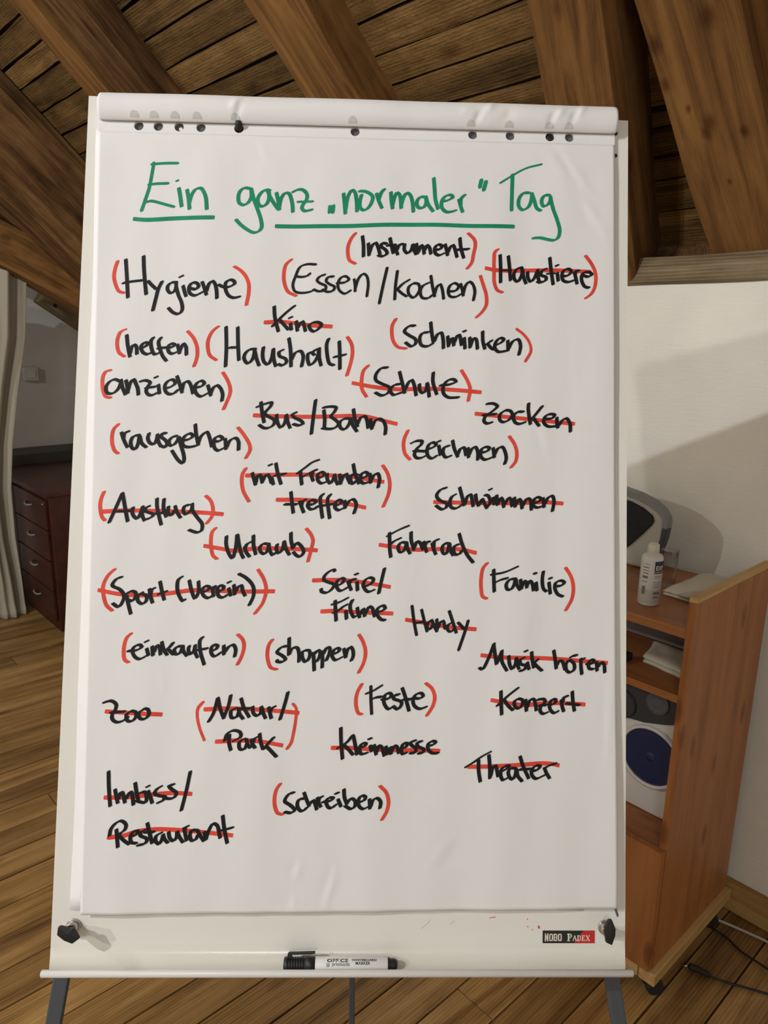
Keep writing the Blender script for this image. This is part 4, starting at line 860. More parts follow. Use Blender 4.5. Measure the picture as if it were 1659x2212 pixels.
k|Filme|-195,-965 -189,-1071 -177,-1211;-229,-1009 -134,-978 -43,-928;-211,-1112 -162,-1093 -90,-1032;-58,-1088 -48,-1185;-68,-1023 -49,-1010;22,-952 -5,-1014 9,-1106 48,-1166 74,-1150;85,-1047 94,-1104 117,-1165;119,-1137 162,-1059 180,-1149;187,-1120 239,-1027 268,-1041 304,-1150;325,-1099 393,-1082 436,-1044 422,-1016 370,-1025 329,-1077 341,-1138 387,-1188 434,-1195
rs|strike line through "Filme"|-358,-1102 -177,-1091 54,-1102 285,-1106 521,-1110
r|left parenthesis of "Familie"|1718,-453 1667,-517 1644,-641 1645,-768 1668,-878 1718,-901
k|Familie|1803,-536 1807,-666 1814,-810;!5 1769,-599 1938,-565 2111,-488;1829,-694 1897,-660 1977,-639;2079,-642 2006,-658 1964,-719 1979,-780 2026,-779 2065,-717 2079,-642;2089,-656 2099,-717 2140,-782;2146,-655 2162,-768;2171,-739 2199,-668 2221,-682 2229,-752;2236,-724 2264,-667 2293,-688 2316,-786;2348,-687 2360,-785;2324,-571 2344,-571;2440,-546 2428,-654 2446,-767 2481,-795;2515,-684 2533,-823;2523,-631 2543,-626;2590,-727 2670,-720 2712,-677 2672,-655 2604,-682 2590,-750 2631,-831 2691,-856
r|right parenthesis of "Familie"|2728,-492 2792,-593 2826,-717 2813,-873 2733,-1031
k|Handy|!6.5 774,-1014 800,-1191 837,-1372;!6.5 897,-1061 930,-1189 968,-1324;815,-1226 932,-1206;1023,-1184 980,-1219 974,-1286 1011,-1296 1039,-1243;1029,-1190 1059,-1257 1092,-1325;1090,-1175 1099,-1301;1108,-1281 1142,-1202 1170,-1192 1197,-1289;1280,-1213 1234,-1242 1228,-1302 1268,-1326 1307,-1294;1246,-1068 1290,-1196 1337,-1335;1361,-1211 1401,-1250 1437,-1288;!6 1488,-1183 1444,-1333 1371,-1552
rs|strike line through "Handy"|709,-1187 956,-1224 1239,-1267 1577,-1289
r|left parenthesis of "einkaufen"|-2703,-1414 -2755,-1466 -2782,-1558 -2785,-1661 -2769,-1740 -2723,-1768
k|einkaufen|-2732,-1629 -2633,-1620 -2566,-1575 -2584,-1552 -2643,-1563 -2681,-1618 -2648,-1697 -2587,-1726 -2511,-1687;-2505,-1598 -2482,-1677;-2523,-1513 -2498,-1501;-2440,-1570 -2426,-1676;-2415,-1639 -2378,-1554 -2354,-1564 -2335,-1665;-2325,-1514 -2300,-1602 -2255,-1669;-2189,-1522 -2234,-1581 -2274,-1612;-2233,-1611 -2180,-1662;-2075,-1560 -2132,-1566 -2171,-1611 -2149,-1660 -2101,-1649 -2074,-1580;-2066,-1560 -2058,-1619 -2015,-1676;-1987,-1558 -1997,-1608 -1966,-1656 -1928,-1616 -1915,-1546;-1912,-1556 -1913,-1626 -1881,-1693;-1826,-1446 -1856,-1481 -1851,-1604 -1795,-1778;-1892,-1605 -1765,-1582;-1706,-1609 -1654,-1588 -1635,-1545 -1685,-1536 -1717,-1591 -1699,-1661 -1664,-1676 -1598,-1630;-1561,-1544 -1555,-1651;-1546,-1624 -1492,-1549 -1443,-1533 -1413,-1587 -1423,-1674
r|right parenthesis of "einkaufen"|-1392,-1405 -1332,-1464 -1311,-1544 -1336,-1668 -1385,-1774
r|left parenthesis of "shoppen"|-962,-1461 -1000,-1513 -1020,-1612 -1012,-1710 -971,-1806 -900,-1826
k|shoppen|-782,-1539 -842,-1549 -901,-1615 -841,-1653 -793,-1699 -830,-1733 -897,-1728 -898,-1713;-756,-1439 -755,-1528 -755,-1645;-747,-1634 -716,-1565 -655,-1556 -631,-1616 -627,-1727;-548,-1586 -589,-1609 -582,-1687 -547,-1730 -509,-1695 -492,-1632 -503,-1589 -543,-1586;-450,-1615 -442,-1721 -434,-1831;-435,-1629 -391,-1582 -367,-1595 -374,-1665 -404,-1720;-338,-1595 -335,-1700 -336,-1793;-326,-1627 -283,-1549 -250,-1548 -249,-1609 -287,-1705;-208,-1624 -147,-1605 -124,-1564 -158,-1551 -200,-1583 -217,-1644 -179,-1700 -95,-1665;-71,-1559 -56,-1624 -46,-1664;-45,-1646 -20,-1562 14,-1535 40,-1569 47,-1649 25,-1702
r|right parenthesis of "shoppen"|114,-1382 167,-1470 200,-1593 180,-1728 121,-1850
k|Musik|1640,-1770 1674,-1788 1744,-1666 1820,-1466;1814,-1477 1830,-1578 1853,-1718;1861,-1702 1921,-1551;1917,-1564 1921,-1684 1983,-1797;2006,-1618 2020,-1726 2051,-1776 2092,-1714 2103,-1638;2111,-1654 2119,-1724 2139,-1774;2201,-1635 2152,-1661 2158,-1713 2226,-1734 2204,-1786 2154,-1797;2245,-1694 2267,-1777;2217,-1554 2236,-1548;2299,-1565 2307,-1647 2328,-1755;2380,-1655 2330,-1701;2342,-1712 2395,-1763 2432,-1793
k|hören|2584,-1541 2601,-1643 2616,-1762;2624,-1724 2656,-1666 2693,-1676 2726,-1772;2778,-1658 2739,-1705 2750,-1790 2792,-1810 2845,-1769 2839,-1695 2792,-1658;2801,-1618 2824,-1603 2874,-1594;2930,-1637 2931,-1735 2942,-1827;2941,-1645 2972,-1635;3006,-1701 3078,-1693 3100,-1657 3058,-1648 3027,-1701 3038,-1758 3089,-1765;3132,-1676 3138,-1782;3150,-1737 3194,-1679 3225,-1700 3236,-1802
rs|strike line through "Musik hören"|1669,-1614 1874,-1633 2094,-1637 2428,-1639 2704,-1649 2980,-1669 3258,-1684
k|Konzert|1912,-2056 1916,-2199 1924,-2340;2126,-2013 1999,-2112 1869,-2234;1958,-2166 2002,-2230 2064,-2285;2129,-2145 2084,-2178 2095,-2248 2143,-2264 2185,-2218 2184,-2156 2133,-2145;2226,-2158 2238,-2293;2245,-2255 2289,-2155 2331,-2150 2354,-2217 2365,-2287;2383,-2155 2462,-2149 2478,-2184 2422,-2236 2416,-2303 2454,-2331 2504,-2312;2401,-2228 2493,-2221;2543,-2224 2605,-2191 2610,-2150 2563,-2153 2532,-2215 2549,-2288 2596,-2319 2636,-2296;2684,-2153 2690,-2223 2711,-2293;2697,-2189 2719,-2118 2761,-2106;2821,-2050 2829,-2168 2849,-2286;2750,-2196 2911,-2214
rs|strike line through "Konzert"|1803,-2169 1989,-2198 2209,-2224 2376,-2211 2541,-2196 2761,-2197 2973,-2207
k|Zoo|-2996,-2259 -2909,-2239 -2848,-2282 -2860,-2357 -2889,-2399 -2888,-2458 -2835,-2496 -2758,-2479 -2700,-2435;-2907,-2379 -2743,-2366;-2665,-2360 -2719,-2404 -2700,-2478 -2641,-2477 -2599,-2418 -2610,-2367 -2662,-2357;-2510,-2335 -2571,-2382 -2553,-2445 -2494,-2453 -2445,-2393 -2463,-2334 -2505,-2327
rs|strike line through "Zoo"|-2963,-2370 -2762,-2379 -2528,-2391 -2300,-2397
r|left parenthesis of "Natur/Park"|!6 -1789,-2237 -1850,-2315 -1856,-2409 -1824,-2548 -1760,-2698
k|Natur|-1713,-2473 -1659,-2374 -1612,-2186;-1609,-2186 -1579,-2311 -1531,-2431;-1529,-2415 -1478,-2279 -1454,-2152;-1381,-2304 -1445,-2344 -1434,-2424 -1374,-2415 -1348,-2343;-1351,-2312 -1341,-2371 -1295,-2434;-1325,-2189 -1292,-2292 -1220,-2411;-1341,-2316 -1209,-2306;-1181,-2287 -1167,-2368 -1122,-2395 -1079,-2359 -1074,-2285;-1065,-2299 -1049,-2358 -1019,-2422;-983,-2292 -966,-2358 -948,-2422;-962,-2354 -941,-2298 -908,-2282
k|slash after "Natur"|-752,-2107 -787,-2255 -839,-2437
rs|strike line through "Natur"|-1762,-2327 -1512,-2314 -1196,-2317 -880,-2335 -621,-2357
k|Park|-1454,-2634 -1455,-2731 -1432,-2816;-1509,-2703 -1482,-2622 -1408,-2578 -1324,-2600 -1314,-2651 -1401,-2704;-1266,-2677 -1329,-2717 -1319,-2803 -1267,-2803 -1233,-2727;-1244,-2684 -1226,-2743 -1196,-2784;-1184,-2685 -1166,-2742 -1136,-2783;-1156,-2723 -1149,-2675 -1117,-2657;-1083,-2615 -1069,-2709 -1038,-2796;-912,-2659 -993,-2752 -1023,-2796;-989,-2771 -927,-2833 -872,-2889
rs|strike line through "Park"|-1609,-2717 -1341,-2700 -1104,-2704 -809,-2753
r|right parenthesis of "Natur/Park"|!6 -685,-2248 -645,-2301 -645,-2427 -668,-2599 -696,-2724 -743,-2795
r|left parenthesis of "Feste"|163,-1991 114,-2086 94,-2180 101,-2276 130,-2350 170,-2363
k|Feste|!6.5 277,-2018 281,-2177 294,-2353;225,-2105 299,-2076 409,-2006;299,-2171 350,-2150 414,-2144;420,-2173 504,-2162 537,-2116 504,-2094 458,-2119 440,-2194 471,-2268 509,-2294 534,-2277;628,-2112 566,-2127 563,-2163 661,-2201 662,-2240 616,-2294 561,-2257;670,-2034 713,-2153 759,-2311;686,-2173 781,-2170;802,-2153 888,-2160 934,-2133 915,-2096 850,-2106 808,-2172 823,-2247 891,-2288 974,-2263
r|right parenthesis of "Feste"|967,-1972 1043,-2036 1080,-2140 1059,-2246 985,-2370
k|Kleinmesse|-85,-2532 -78,-2689 -55,-2906;65,-2619 -7,-2707 -116,-2777;-43,-2738 17,-2793 73,-2855;74,-2630 98,-2734 123,-2852;152,-2772 217,-2749 233,-2718 187,-2717 153,-2772 174,-2845 247,-2831;285,-2743 301,-2810;268,-2660 292,-2655;333,-2734 360,-2847;367,-2820 393,-2738 421,-2749 462,-2861;479,-2751 505,-2842;507,-2818 539,-2758 546,-2838;555,-2808 588,-2739 615,-2748 641,-2828;676,-2773 733,-2754 744,-2711 702,-2711 672,-2775 687,-2840 734,-2828;845,-2677 782,-2701 803,-2737 858,-2775 839,-2826 787,-2828;923,-2686 870,-2701 876,-2746 956,-2784 937,-2825 889,-2831;998,-2743 1074,-2722 1100,-2691 1063,-2679 1007,-2716 1008,-2781 1056,-2826 1129,-2826
rs|strike line through "Kleinmesse"|-183,-2777 5,-2774 199,-2782 490,-2794 782,-2795 1139,-2798
k|Theater|1483,-2992 1581,-2932 1681,-2861 1784,-2804;1640,-2911 1643,-3037 1664,-3166;1768,-2844 1780,-2969 1784,-3122;1793,-3095 1826,-2978 1853,-2969 1870,-3024 1884,-3097;1918,-3046 1990,-3006 2025,-2973 1991,-2968 1935,-3000 1915,-3064 1943,-3142 2010,-3113;2100,-3000 2044,-2999 2012,-3047 2037,-3119 2069,-3133 2101,-3079 2112,-3008;2121,-3022 2130,-3088 2187,-3156;2161,-2856 2197,-2965 2271,-3120;2157,-3014 2285,-3007;2300,-3029 2373,-3023 2417,-2973 2374,-2964 2317,-3006 2309,-3072 2358,-3126 2474,-3081;2470,-2993 2495,-3054 2535,-3118;2479,-2995 2526,-2965 2614,-2938
rs|strike line through "Theater"|1517,-2990 1724,-2984 1975,-2970 2229,-2955 2442,-2939 2569,-2944 2645,-2960
k|Imbiss|-2902,-3089 -2889,-3274 -2863,-3496;-2813,-3302 -2790,-3399 -2773,-3458;-2767,-3415 -2744,-3335 -2725,-3332 -2687,-3452;-2681,-3414 -2626,-3326 -2610,-3336 -2584,-3477;-2574,-3221 -2553,-3334 -2530,-3424;-2540,-3353 -2498,-3334 -2458,-3326 -2431,-3388 -2442,-3453 -2495,-3449 -2555,-3430;-2415,-3318 -2390,-3378 -2362,-3459;-2430,-3266 -2411,-3257;-2262,-3263 -2308,-3290 -2338,-3346 -2275,-3376 -2213,-3385 -2232,-3429 -2293,-3457;-2112,-3238 -2170,-3256 -2138,-3292 -2074,-3339 -2103,-3396 -2176,-3408 -2227,-3389
k|slash after "Imbiss"|-1915,-3081 -1952,-3299 -2006,-3544
rs|strike line through "Imbiss"|-2927,-3399 -2700,-3393 -2488,-3373 -2276,-3353 -2114,-3341 -1898,-3347
k|Restaurant|-2774,-3774 -2761,-3874 -2748,-3979;-2853,-3846 -2841,-3770 -2781,-3695 -2719,-3670 -2662,-3715 -2674,-3778 -2737,-3829 -2688,-3894 -2615,-3944;-2602,-3861 -2531,-3830 -2515,-3790 -2565,-3796 -2602,-3852 -2589,-3924 -2530,-3936;-2437,-3782 -2478,-3801 -2486,-3843 -2404,-3886 -2423,-3937 -2509,-3959;-2408,-3700 -2382,-3802 -2342,-3935;-2432,-3807 -2325,-3804;-2237,-3815 -2295,-3847 -2303,-3908 -2261,-3948 -2233,-3908 -2214,-3836;-2215,-3836 -2197,-3887 -2156,-3930;-2149,-3806 -2133,-3875 -2090,-3909 -2051,-3864 -2048,-3800;-2044,-3798 -2014,-3863 -1972,-3921;-1964,-3751 -1945,-3830 -1928,-3900;-1956,-3783 -1945,-3743 -1918,-3731;-1816,-3778 -1866,-3778 -1890,-3840 -1866,-3901 -1820,-3890 -1792,-3831;-1801,-3778 -1766,-3839 -1720,-3904;-1714,-3799 -1694,-3888;-1693,-3877 -1661,-3776 -1612,-3698 -1564,-3722 -1540,-3797 -1524,-3866;-1501,-3606 -1478,-3753 -1436,-3927;-1529,-3785 -1377,-3744
rs|strike line through "Restaurant"|-2865,-3871 -2679,-3844 -2522,-3797 -2311,-3774 -2096,-3777 -1878,-3789 -1662,-3810 -1385,-3837
r|left parenthesis of "schreiben"|-812,-3219 -855,-3282 -877,-3382 -869,-3493 -833,-3571 -772,-3588
k|schreiben|-645,-3325 -700,-3339 -752,-3428 -687,-3473 -626,-3533 -664,-3567 -746,-3557;-509,-3393 -574,-3404 -598,-3462 -571,-3530 -531,-3545 -475,-3498;-517,-3324 -492,-3390 -451,-3481;-444,-3458 -399,-3411 -380,-3449 -357,-3520;-350,-3381 -337,-3438 -309,-3488;-337,-3426 -323,-3380 -292,-3368;-284,-3431 -187,-3415 -157,-3382 -206,-3379 -244,-3417 -222,-3488 -182,-3506 -121,-3463;-98,-3400 -81,-3437 -61,-3483;-127,-3328 -99,-3321;-28,-3279 -19,-3376 12,-3454;14,-3444 62,-3387 112,-3414 109,-3485 65,-3514 -9,-3477;158,-3432 226,-3405 240,-3363 196,-3349 157,-3393 159,-3472 210,-3511 267,-3488;290,-3393 299,-3502;309,-3476 333,-3402 382,-3376 428,-3419 421,-3495
r|right parenthesis of "schreiben"|418,-3231 495,-3309 526,-3419 508,-3530 449,-3637"""
IM = {'k': M_INK_K, 'g': M_INK_G, 'r': M_INK_R}
for ln in INK.strip().split('\n'):
    c, nm, data = ln.split('|')
    st_ = []
    for part in data.split(';'):
        wd = None
        if part.startswith('!'):
            w_, part = part[1:].split(' ', 1); wd = float(w_)*0.00058
        st_.append((wd, [tuple(int(q)/1e4 for q in p.split(',')) for p in part.split()]))
    if c == 'rs' or c == 'gs':
        s = ink_mesh(st_, 0.00012, sheet_n, 0.0050, 0.0038, math.radians(80))
    elif c == 'r':
        s = ink_mesh(st_, 0.00026, sheet_n, 0.0046, 0.0020, math.radians(22))
    elif c == 'g':
        s = ink_mesh(st_, 0.00026, sheet_n, 0.0049, 0.0022, math.radians(26))
    else:
        wd_ = {'Essen': 0.0036, 'Kochen': 0.0040, 'Handy': 0.0042}.get(nm, 0.0047)
        s = ink_mesh(st_, 0.00040, sheet_n, wd_, 0.0020, math.radians(28))
    kind = nm.split(' ')[0]
    if c == 'rs': name, lab = 'strike_line', 'red '+nm
    elif c == 'gs': name, lab = 'underline', 'green '+nm
    elif 'parenthesis' in nm and c == 'r': name, lab = 'parenthesis', 'red '+nm
    elif 'parenthesis' in nm: name, lab = 'parenthesis', nm
    elif 'slash' in nm: name, lab = 'slash', 'black '+nm
    elif 'quotation' in nm: name, lab = 'quotation_marks', 'green '+nm
    else: name, lab = 'word', ('green' if c == 'g' else 'black')+' handwritten word "%s"' % nm
    o = s.build(name, IM[c[0]], top_sheet, BM, recalc=False); o['label'] = lab

# ------------------------------------------------------------------ whiteboard marker on the tray
mk0 = bw(0, -0.5318, 0.0185)
marker = empty('whiteboard_marker', bw(0, -0.538, 0.018), 'white whiteboard marker with a black ribbed cap lying on the tray of the flip chart', 'marker')
MM = frame(mk0, BU, BV, BN)
def ax(prof, n=32):
    s = MB(); Mx = Matrix(((0,0,1,0),(1,0,0,0),(0,1,0,0),(0,0,0,1)))
    s.lathe(prof, n, Mx); return s
ax([(0.0082, -0.0325), (0.0084, -0.032), (0.0084, 0.0545), (0.0080, 0.0552)]).build('barrel', M_WHITEPL, marker, MM)
pr = [(0.0060, -0.0700), (0.0082, -0.0692), (0.0084, -0.0665)]
x = -0.0660
while x < -0.046:
    pr += [(0.0084, x), (0.0084, x+0.0014), (0.0076, x+0.0017), (0.0076, x+0.0026), (0.0084, x+0.0029)]; x += 0.0031
pr += [(0.0086, -0.0445), (0.0086, -0.0322)]
c_ = ax(pr).build('cap', M_BLACK, marker, MM)
s = MB(); s.prism([(-0.0655, 0.0080), (-0.0655, 0.0125), (-0.0640, 0.0140), (-0.0330, 0.0150), (-0.0322, 0.0146), (-0.0325, 0.0135), (-0.0362, 0.0128), (-0.0600, 0.0122), (-0.0600, 0.0080)], -0.0022, 0.0022)
s.build('clip', M_BLACK, c_, MM, bevel=0.0004)
ax([(0.0080, 0.0552), (0.0074, 0.0560), (0.0062, 0.0600), (0.0066, 0.0625), (0.0050, 0.0660), (0.0030, 0.0670)]).build('end_plug', M_BLACK, marker, MM)
def text_mesh(txt, size, bold=0.0):
    cu = bpy.data.curves.new('t', 'FONT'); cu.body = txt; cu.size = size; cu.offset = bold; cu.resolution_u = 2
    ob = bpy.data.objects.new('t', cu); COL.objects.link(ob)
    dg = bpy.context.evaluated_depsgraph_get(); me = bpy.data.meshes.new_from_object(ob.evaluated_get(dg))
    vs = [v.co.copy() for v in me.vertices]; fs = [tuple(p.vertices) for p in me.polygons]
    bpy.data.objects.remove(ob); bpy.data.curves.remove(cu); bpy.data.meshes.remove(me)
    return vs, fs
def wrap_text(name, lines, r, mat, parent, M, axis='X'):
    """lines: (text, size, x, y_arc, stretch x, bold)"""
    s = MB()
    for t, sz, x0, y0, sx, bd in lines:
        vs, fs = text_mesh(t, sz, bd)
        P = []
        for p in vs:
            if axis == 'X':
                a = (y0+p.y)/r; P.append((x0+p.x*sx, (r+0.0001)*math.sin(a), (r+0.0001)*math.cos(a)))
            else:
                a = (x0+p.x*sx)/r; P.append(((r+0.0002)*math.sin(a), -(r+0.0002)*math.cos(a), y0+p.y))
        s.add(P, fs)
    return s.build(name, mat, parent, M, recalc=False)
wrap_text('lettering', [('OFFICE', 0.0054, -0.0180, 0.0066, 1.45, 0.00018), (')))', 0.0042, -0.0185, 0.0026, 1.0, 0.00015), ('products', 0.0052, -0.0122, 0.0028, 1.15, 0.00008),
    ('WHITEBOARD', 0.0034, 0.0118, 0.0078, 1.35, 0.00012), ('MARKER', 0.0042, 0.0160, 0.0040, 1.1, 0.00015)], 0.0084, M_BLACK, marker, MM)

# ------------------------------------------------------------------ beech cabinet on castors
CX0, CX1, CY0, CY1 = 1.457, 1.862, 0.614, 1.27
cab = empty('rolling_cabinet', (1.66, 0.94, 0.0), 'tall beech veneer cabinet on black castors beside the flip chart at the white wall', 'cabinet')
def vbox(x0, x1, y0, y1, z0, z1, name, mat, parent, bevel=0.0008, ax_='Z'):
    """box whose grain runs along ax_"""
    c = Vector(((x0+x1)/2, (y0+y1)/2, (z0+z1)/2)); h = ((x1-x0)/2, (y1-y0)/2, (z1-z0)/2)
    E3 = [Vector((1,0,0)), Vector((0,1,0)), Vector((0,0,1))]
    k = 'XYZ'.index(ax_); o3 = [k, (k+1) % 3, (k+2) % 3]
    s = MB(); s.box(-h[o3[0]], h[o3[0]], -h[o3[1]], h[o3[1]], -h[o3[2]], h[o3[2]])
    return s.build(name, mat, parent, frame(c, E3[o3[0]], E3[o3[1]], E3[o3[2]]), bevel=bevel)
vbox(CX0, CX1, CY0, CY0+0.019, 0.078, 1.008, 'side_panel', M_BEECH, cab)
vbox(CX0, CX1, CY1-0.019, CY1, 0.078, 1.008, 'side_panel', M_BEECH, cab)
for yy in (CY0, CY1-0.019):
    s = MB(); s.box(-0.2025, 0.2025, -0.0098, 0.0098, 0, 0.012)
    e = s.build('top_edging', M_RAWWOOD, cab, frame(Vector((1.6595, yy+0.0095, 1.008)), Vector((1,0,0)), YY, Vector((0,0,1))), bevel=0.002); e['label'] = 'worn pale wooden edging'
yi0, yi1 = CY0+0.019, CY1-0.019
vbox(CX0+0.002, CX1-0.01, yi0, yi1, 0.924, 0.945, 'shelf', M_BEECH, cab, ax_='Y')
vbox(CX0+0.002, CX1-0.01, yi0, yi1, 0.772, 0.790, 'shelf', M_BEECH, cab, ax_='Y')
vbox(CX0+0.012, CX1-0.01, yi0, yi1, 0.380, 0.398, 'shelf', M_BEECH, cab, ax_='Y')
vbox(CX1-0.008, CX1-0.003, yi0, yi1, 0.078, 0.93, 'back_panel', M_BEECH, cab)
d = vbox(CX0-0.019, CX0-0.001, CY0+0.002, (CY0+CY1)/2-0.002, 0.082, 0.408, 'door', M_BEECH, cab)
d2 = vbox(CX0-0.019, CX0-0.001, (CY0+CY1)/2+0.002, CY1-0.002, 0.082, 0.408, 'door', M_BEECH, cab)
for dd, yk in ((d, 0.90), (d2, 0.98)):
    s = MB(); s.lathe([(0.006, 0), (0.005, 0.012), (0.012, 0.018), (0.010, 0.024), (0.002, 0.026)], 20)
    s.build('knob', M_STEEL, dd, frame(Vector((CX0-0.019, yk, 0.30)), Vector((0,1,0)), Vector((0,0,1)), Vector((-1,0,0))))
vbox(CX0-0.012, CX1+0.008, CY0-0.014, CY0+0.028, 0.044, 0.078, 'base_rail', M_RAWWOOD, cab, 0.003, 'X')
vbox(CX0-0.012, CX1+0.008, CY1-0.028, CY1+0.014, 0.044, 0.078, 'base_rail', M_RAWWOOD, cab, 0.003, 'X')
vbox(CX0-0.012, CX0+0.03, CY0+0.03, CY1-0.03, 0.044, 0.078, 'base_rail', M_RAWWOOD, cab, 0.003, 'Y')
for cx, cy in ((1.482, 0.622), (1.79, 0.625), (1.482, 1.262), (1.79, 1.26)):
    s = MB()
    for dy in (-0.014, 0.014):
        s.lathe([(0.018, -0.009), (0.0205, -0.007), (0.0215, 0.0), (0.0205, 0.007), (0.018, 0.009)], 28, frame(Vector((0, dy, 0)), Vector((1,0,0)), Vector((0,0,1)), Vector((0,-1,0))))
    s.box(-0.014, 0.014, -0.020, 0.020, 0.010, 0.0218)
    s.lathe([(0.017, 0.0180), (0.017, 0.0225)], 20)
    o = s.build('castor', M_RUBBER, cab, frame(Vector((cx, cy, 0.0217)), Vector((0.8, -0.6, 0)), Vector((0.6, 0.8, 0)), Vector((0,0,1))))

# stereo with blue cones in the niche
FX = 1.565
spk = empty('stereo_system', (1.69, 0.90, 0.398), 'white stereo system with big dark blue cone in the niche of the beech cabinet', 'stereo')
def rrect(y0, y1, z0, z1, r, n=6):
    out = []
    for cy, cz, a0 in ((y1-r, z1-r, 0), (y0+r, z1-r, 90), (y0+r, z0+r, 180), (y1-r, z0+r, 270)):
        for k in range(n+1):
            a = math.radians(a0+90*k/n); out.append((cy+r*math.cos(a), cz+r*math.sin(a)))
    return out
YZ = frame(Vector((0,0,0)), Vector((0,1,0)), Vector((0,0,1)), Vector((1,0,0)))     # local xy -> world yz, local z -> world x
s = MB(); s.prism(rrect(0.655, 1.17, 0.3995, 0.768, 0.035), FX, FX+0.22); s.build('housing', M_WHITEPL, spk, YZ, bevel=0.004)
s = MB(); s.prism([(0.66, 0.762), (1.165, 0.762), (1.165, 0.645), (1.02, 0.632), (0.80, 0.630), (0.752, 0.636), (0.70, 0.652), (0.66, 0.668)], FX-0.006, FX+0.004); s.build('front_panel', M_DARKPL, spk, YZ, bevel=0.002)
def cone(yc, zc, R, name='speaker_cone', mat=M_BLUE, ring=M_WHITEPL):
    Mx = frame(Vector((FX, yc, zc)), Vector((0,1,0)), Vector((0,0,1)), Vector((1,0,0)))
    s = MB(); s.lathe([(R*1.13, 0.003), (R*1.12, -0.008), (R*1.02, -0.010), (R, -0.004)], 48, Mx, cap=False)
    rg = s.build('cone_rim', ring, spk)
    s = MB(); s.lathe([(R*1.0, -0.004), (R*0.96, -0.0055), (R*0.90, -0.001), (R*0.75, 0.0015), (R*0.42, 0.010), (R*0.34, 0.003), (R*0.22, -0.003), (R*0.05, -0.006)], 48, Mx, cap=True)
    s.build(name, mat, spk)
WM_ID = Matrix.Identity(4)
cone(0.7275, 0.553, 0.072); cone(1.095, 0.553, 0.072)
cone(0.812, 0.665, 0.034, 'tweeter', M_CHROME, M_BLACK); cone(1.01, 0.665, 0.034, 'tweeter', M_CHROME, M_BLACK)
s = MB(); s.lathe([(0.030, 0), (0.029, -0.003), (0.022, -0.004), (0.018, -0.0015), (0.010, -0.004), (0.003, -0.005)], 40, frame(Vector((FX-0.006, 0.722, 0.700)), Vector((0,1,0)), Vector((0,0,1)), Vector((1,0,0))))
s.build('dial', plain('smoked_dial', (0.09, 0.10, 0.125, 1), 0.2), spk)

# portable stereo on top
ps = empty('portable_stereo', (1.80, 1.063, 0.945), 'silver and grey portable stereo with black speaker cloth on top of the beech cabinet', 'stereo')
KS = 1.765/1.66
def ks(P): return [(y_*KS, max(0.9475, 1.55-(1.55-z)*KS)) for y_, z in P]
half = [(1.0, 0.952), (0.862, 0.952), (0.835, 0.985), (0.812, 1.035), (0.801, 1.075), (0.797, 1.118), (0.808, 1.140), (0.835, 1.157), (0.875, 1.170), (0.925, 1.178), (1.0, 1.180)]
body = half[1:-1]; body = [(1.0, 0.952)] + body + [(1.0, 1.180)] + [(2-y_, z) for y_, z in reversed(body)]
s = MB(); body = ks(body); n_ = len(body)
P = [(y_, z, 1.768) for y_, z in body] + [(1.063+(y_-1.063)*0.93, 0.9475+(z-0.9475)*0.93, 1.835) for y_, z in body]
s.add(P, [tuple(reversed(range(n_))), tuple(range(n_, 2*n_))] + [(i, (i+1) % n_, n_+(i+1) % n_, n_+i) for i in range(n_)])
s.build('housing', M_SILVER, ps, YZ, bevel=0.008, seg=3)
def band(outer, inner, x0, x1, name, mat):
    s = MB(); s.prism(ks(outer) + ks(inner)[::-1], x0, x1); return s.build(name, mat, ps, YZ, bevel=0.0015)
ot = [(0.7935, 1.100), (0.795, 1.128), (0.808, 1.146), (0.835, 1.162), (0.875, 1.175), (0.925, 1.183), (1.0, 1.186), (1.075, 1.183), (1.125, 1.175), (1.165, 1.162), (1.192, 1.146), (1.205, 1.128), (1.2065, 1.100)]
it = [(0.806, 1.100), (0.807, 1.122), (0.818, 1.134), (0.842, 1.147), (0.880, 1.159), (0.927, 1.166), (1.0, 1.168), (1.073, 1.166), (1.12, 1.159), (1.158, 1.147), (1.182, 1.134), (1.193, 1.122), (1.194, 1.100)]
band(ot, it, 1.758, 1.785, 'top_band', M_GREYPL)
for sg in (0, 1):
    f_ = (lambda P: P) if sg == 0 else (lambda P: [(2-y_, z) for y_, z in P])
    band(f_([(0.7935, 1.100), (0.797, 1.070), (0.806, 1.035), (0.822, 1.002)]), f_([(0.806, 1.100), (0.808, 1.072), (0.816, 1.040), (0.829, 1.010)]), 1.758, 1.785, 'side_grip', M_DARKPL)
    s = MB(); P = f_([(0.960, 0.985), (0.925, 1.005), (0.890, 1.035), (0.858, 1.072), (0.836, 1.100), (0.831, 1.112), (0.836, 1.124), (0.862, 1.139), (0.895, 1.149), (0.935, 1.154), (0.960, 1.152)])
    s.prism(ks(P), 1.760, 1.775); s.build('speaker_grille', M_GRILLE, ps, YZ, bevel=0.003)
s = MB(); s.box(1.028, 1.10, 1.02, 1.11, 1.760, 1.775); s.build('display', M_DARKPL, ps, YZ, bevel=0.002)

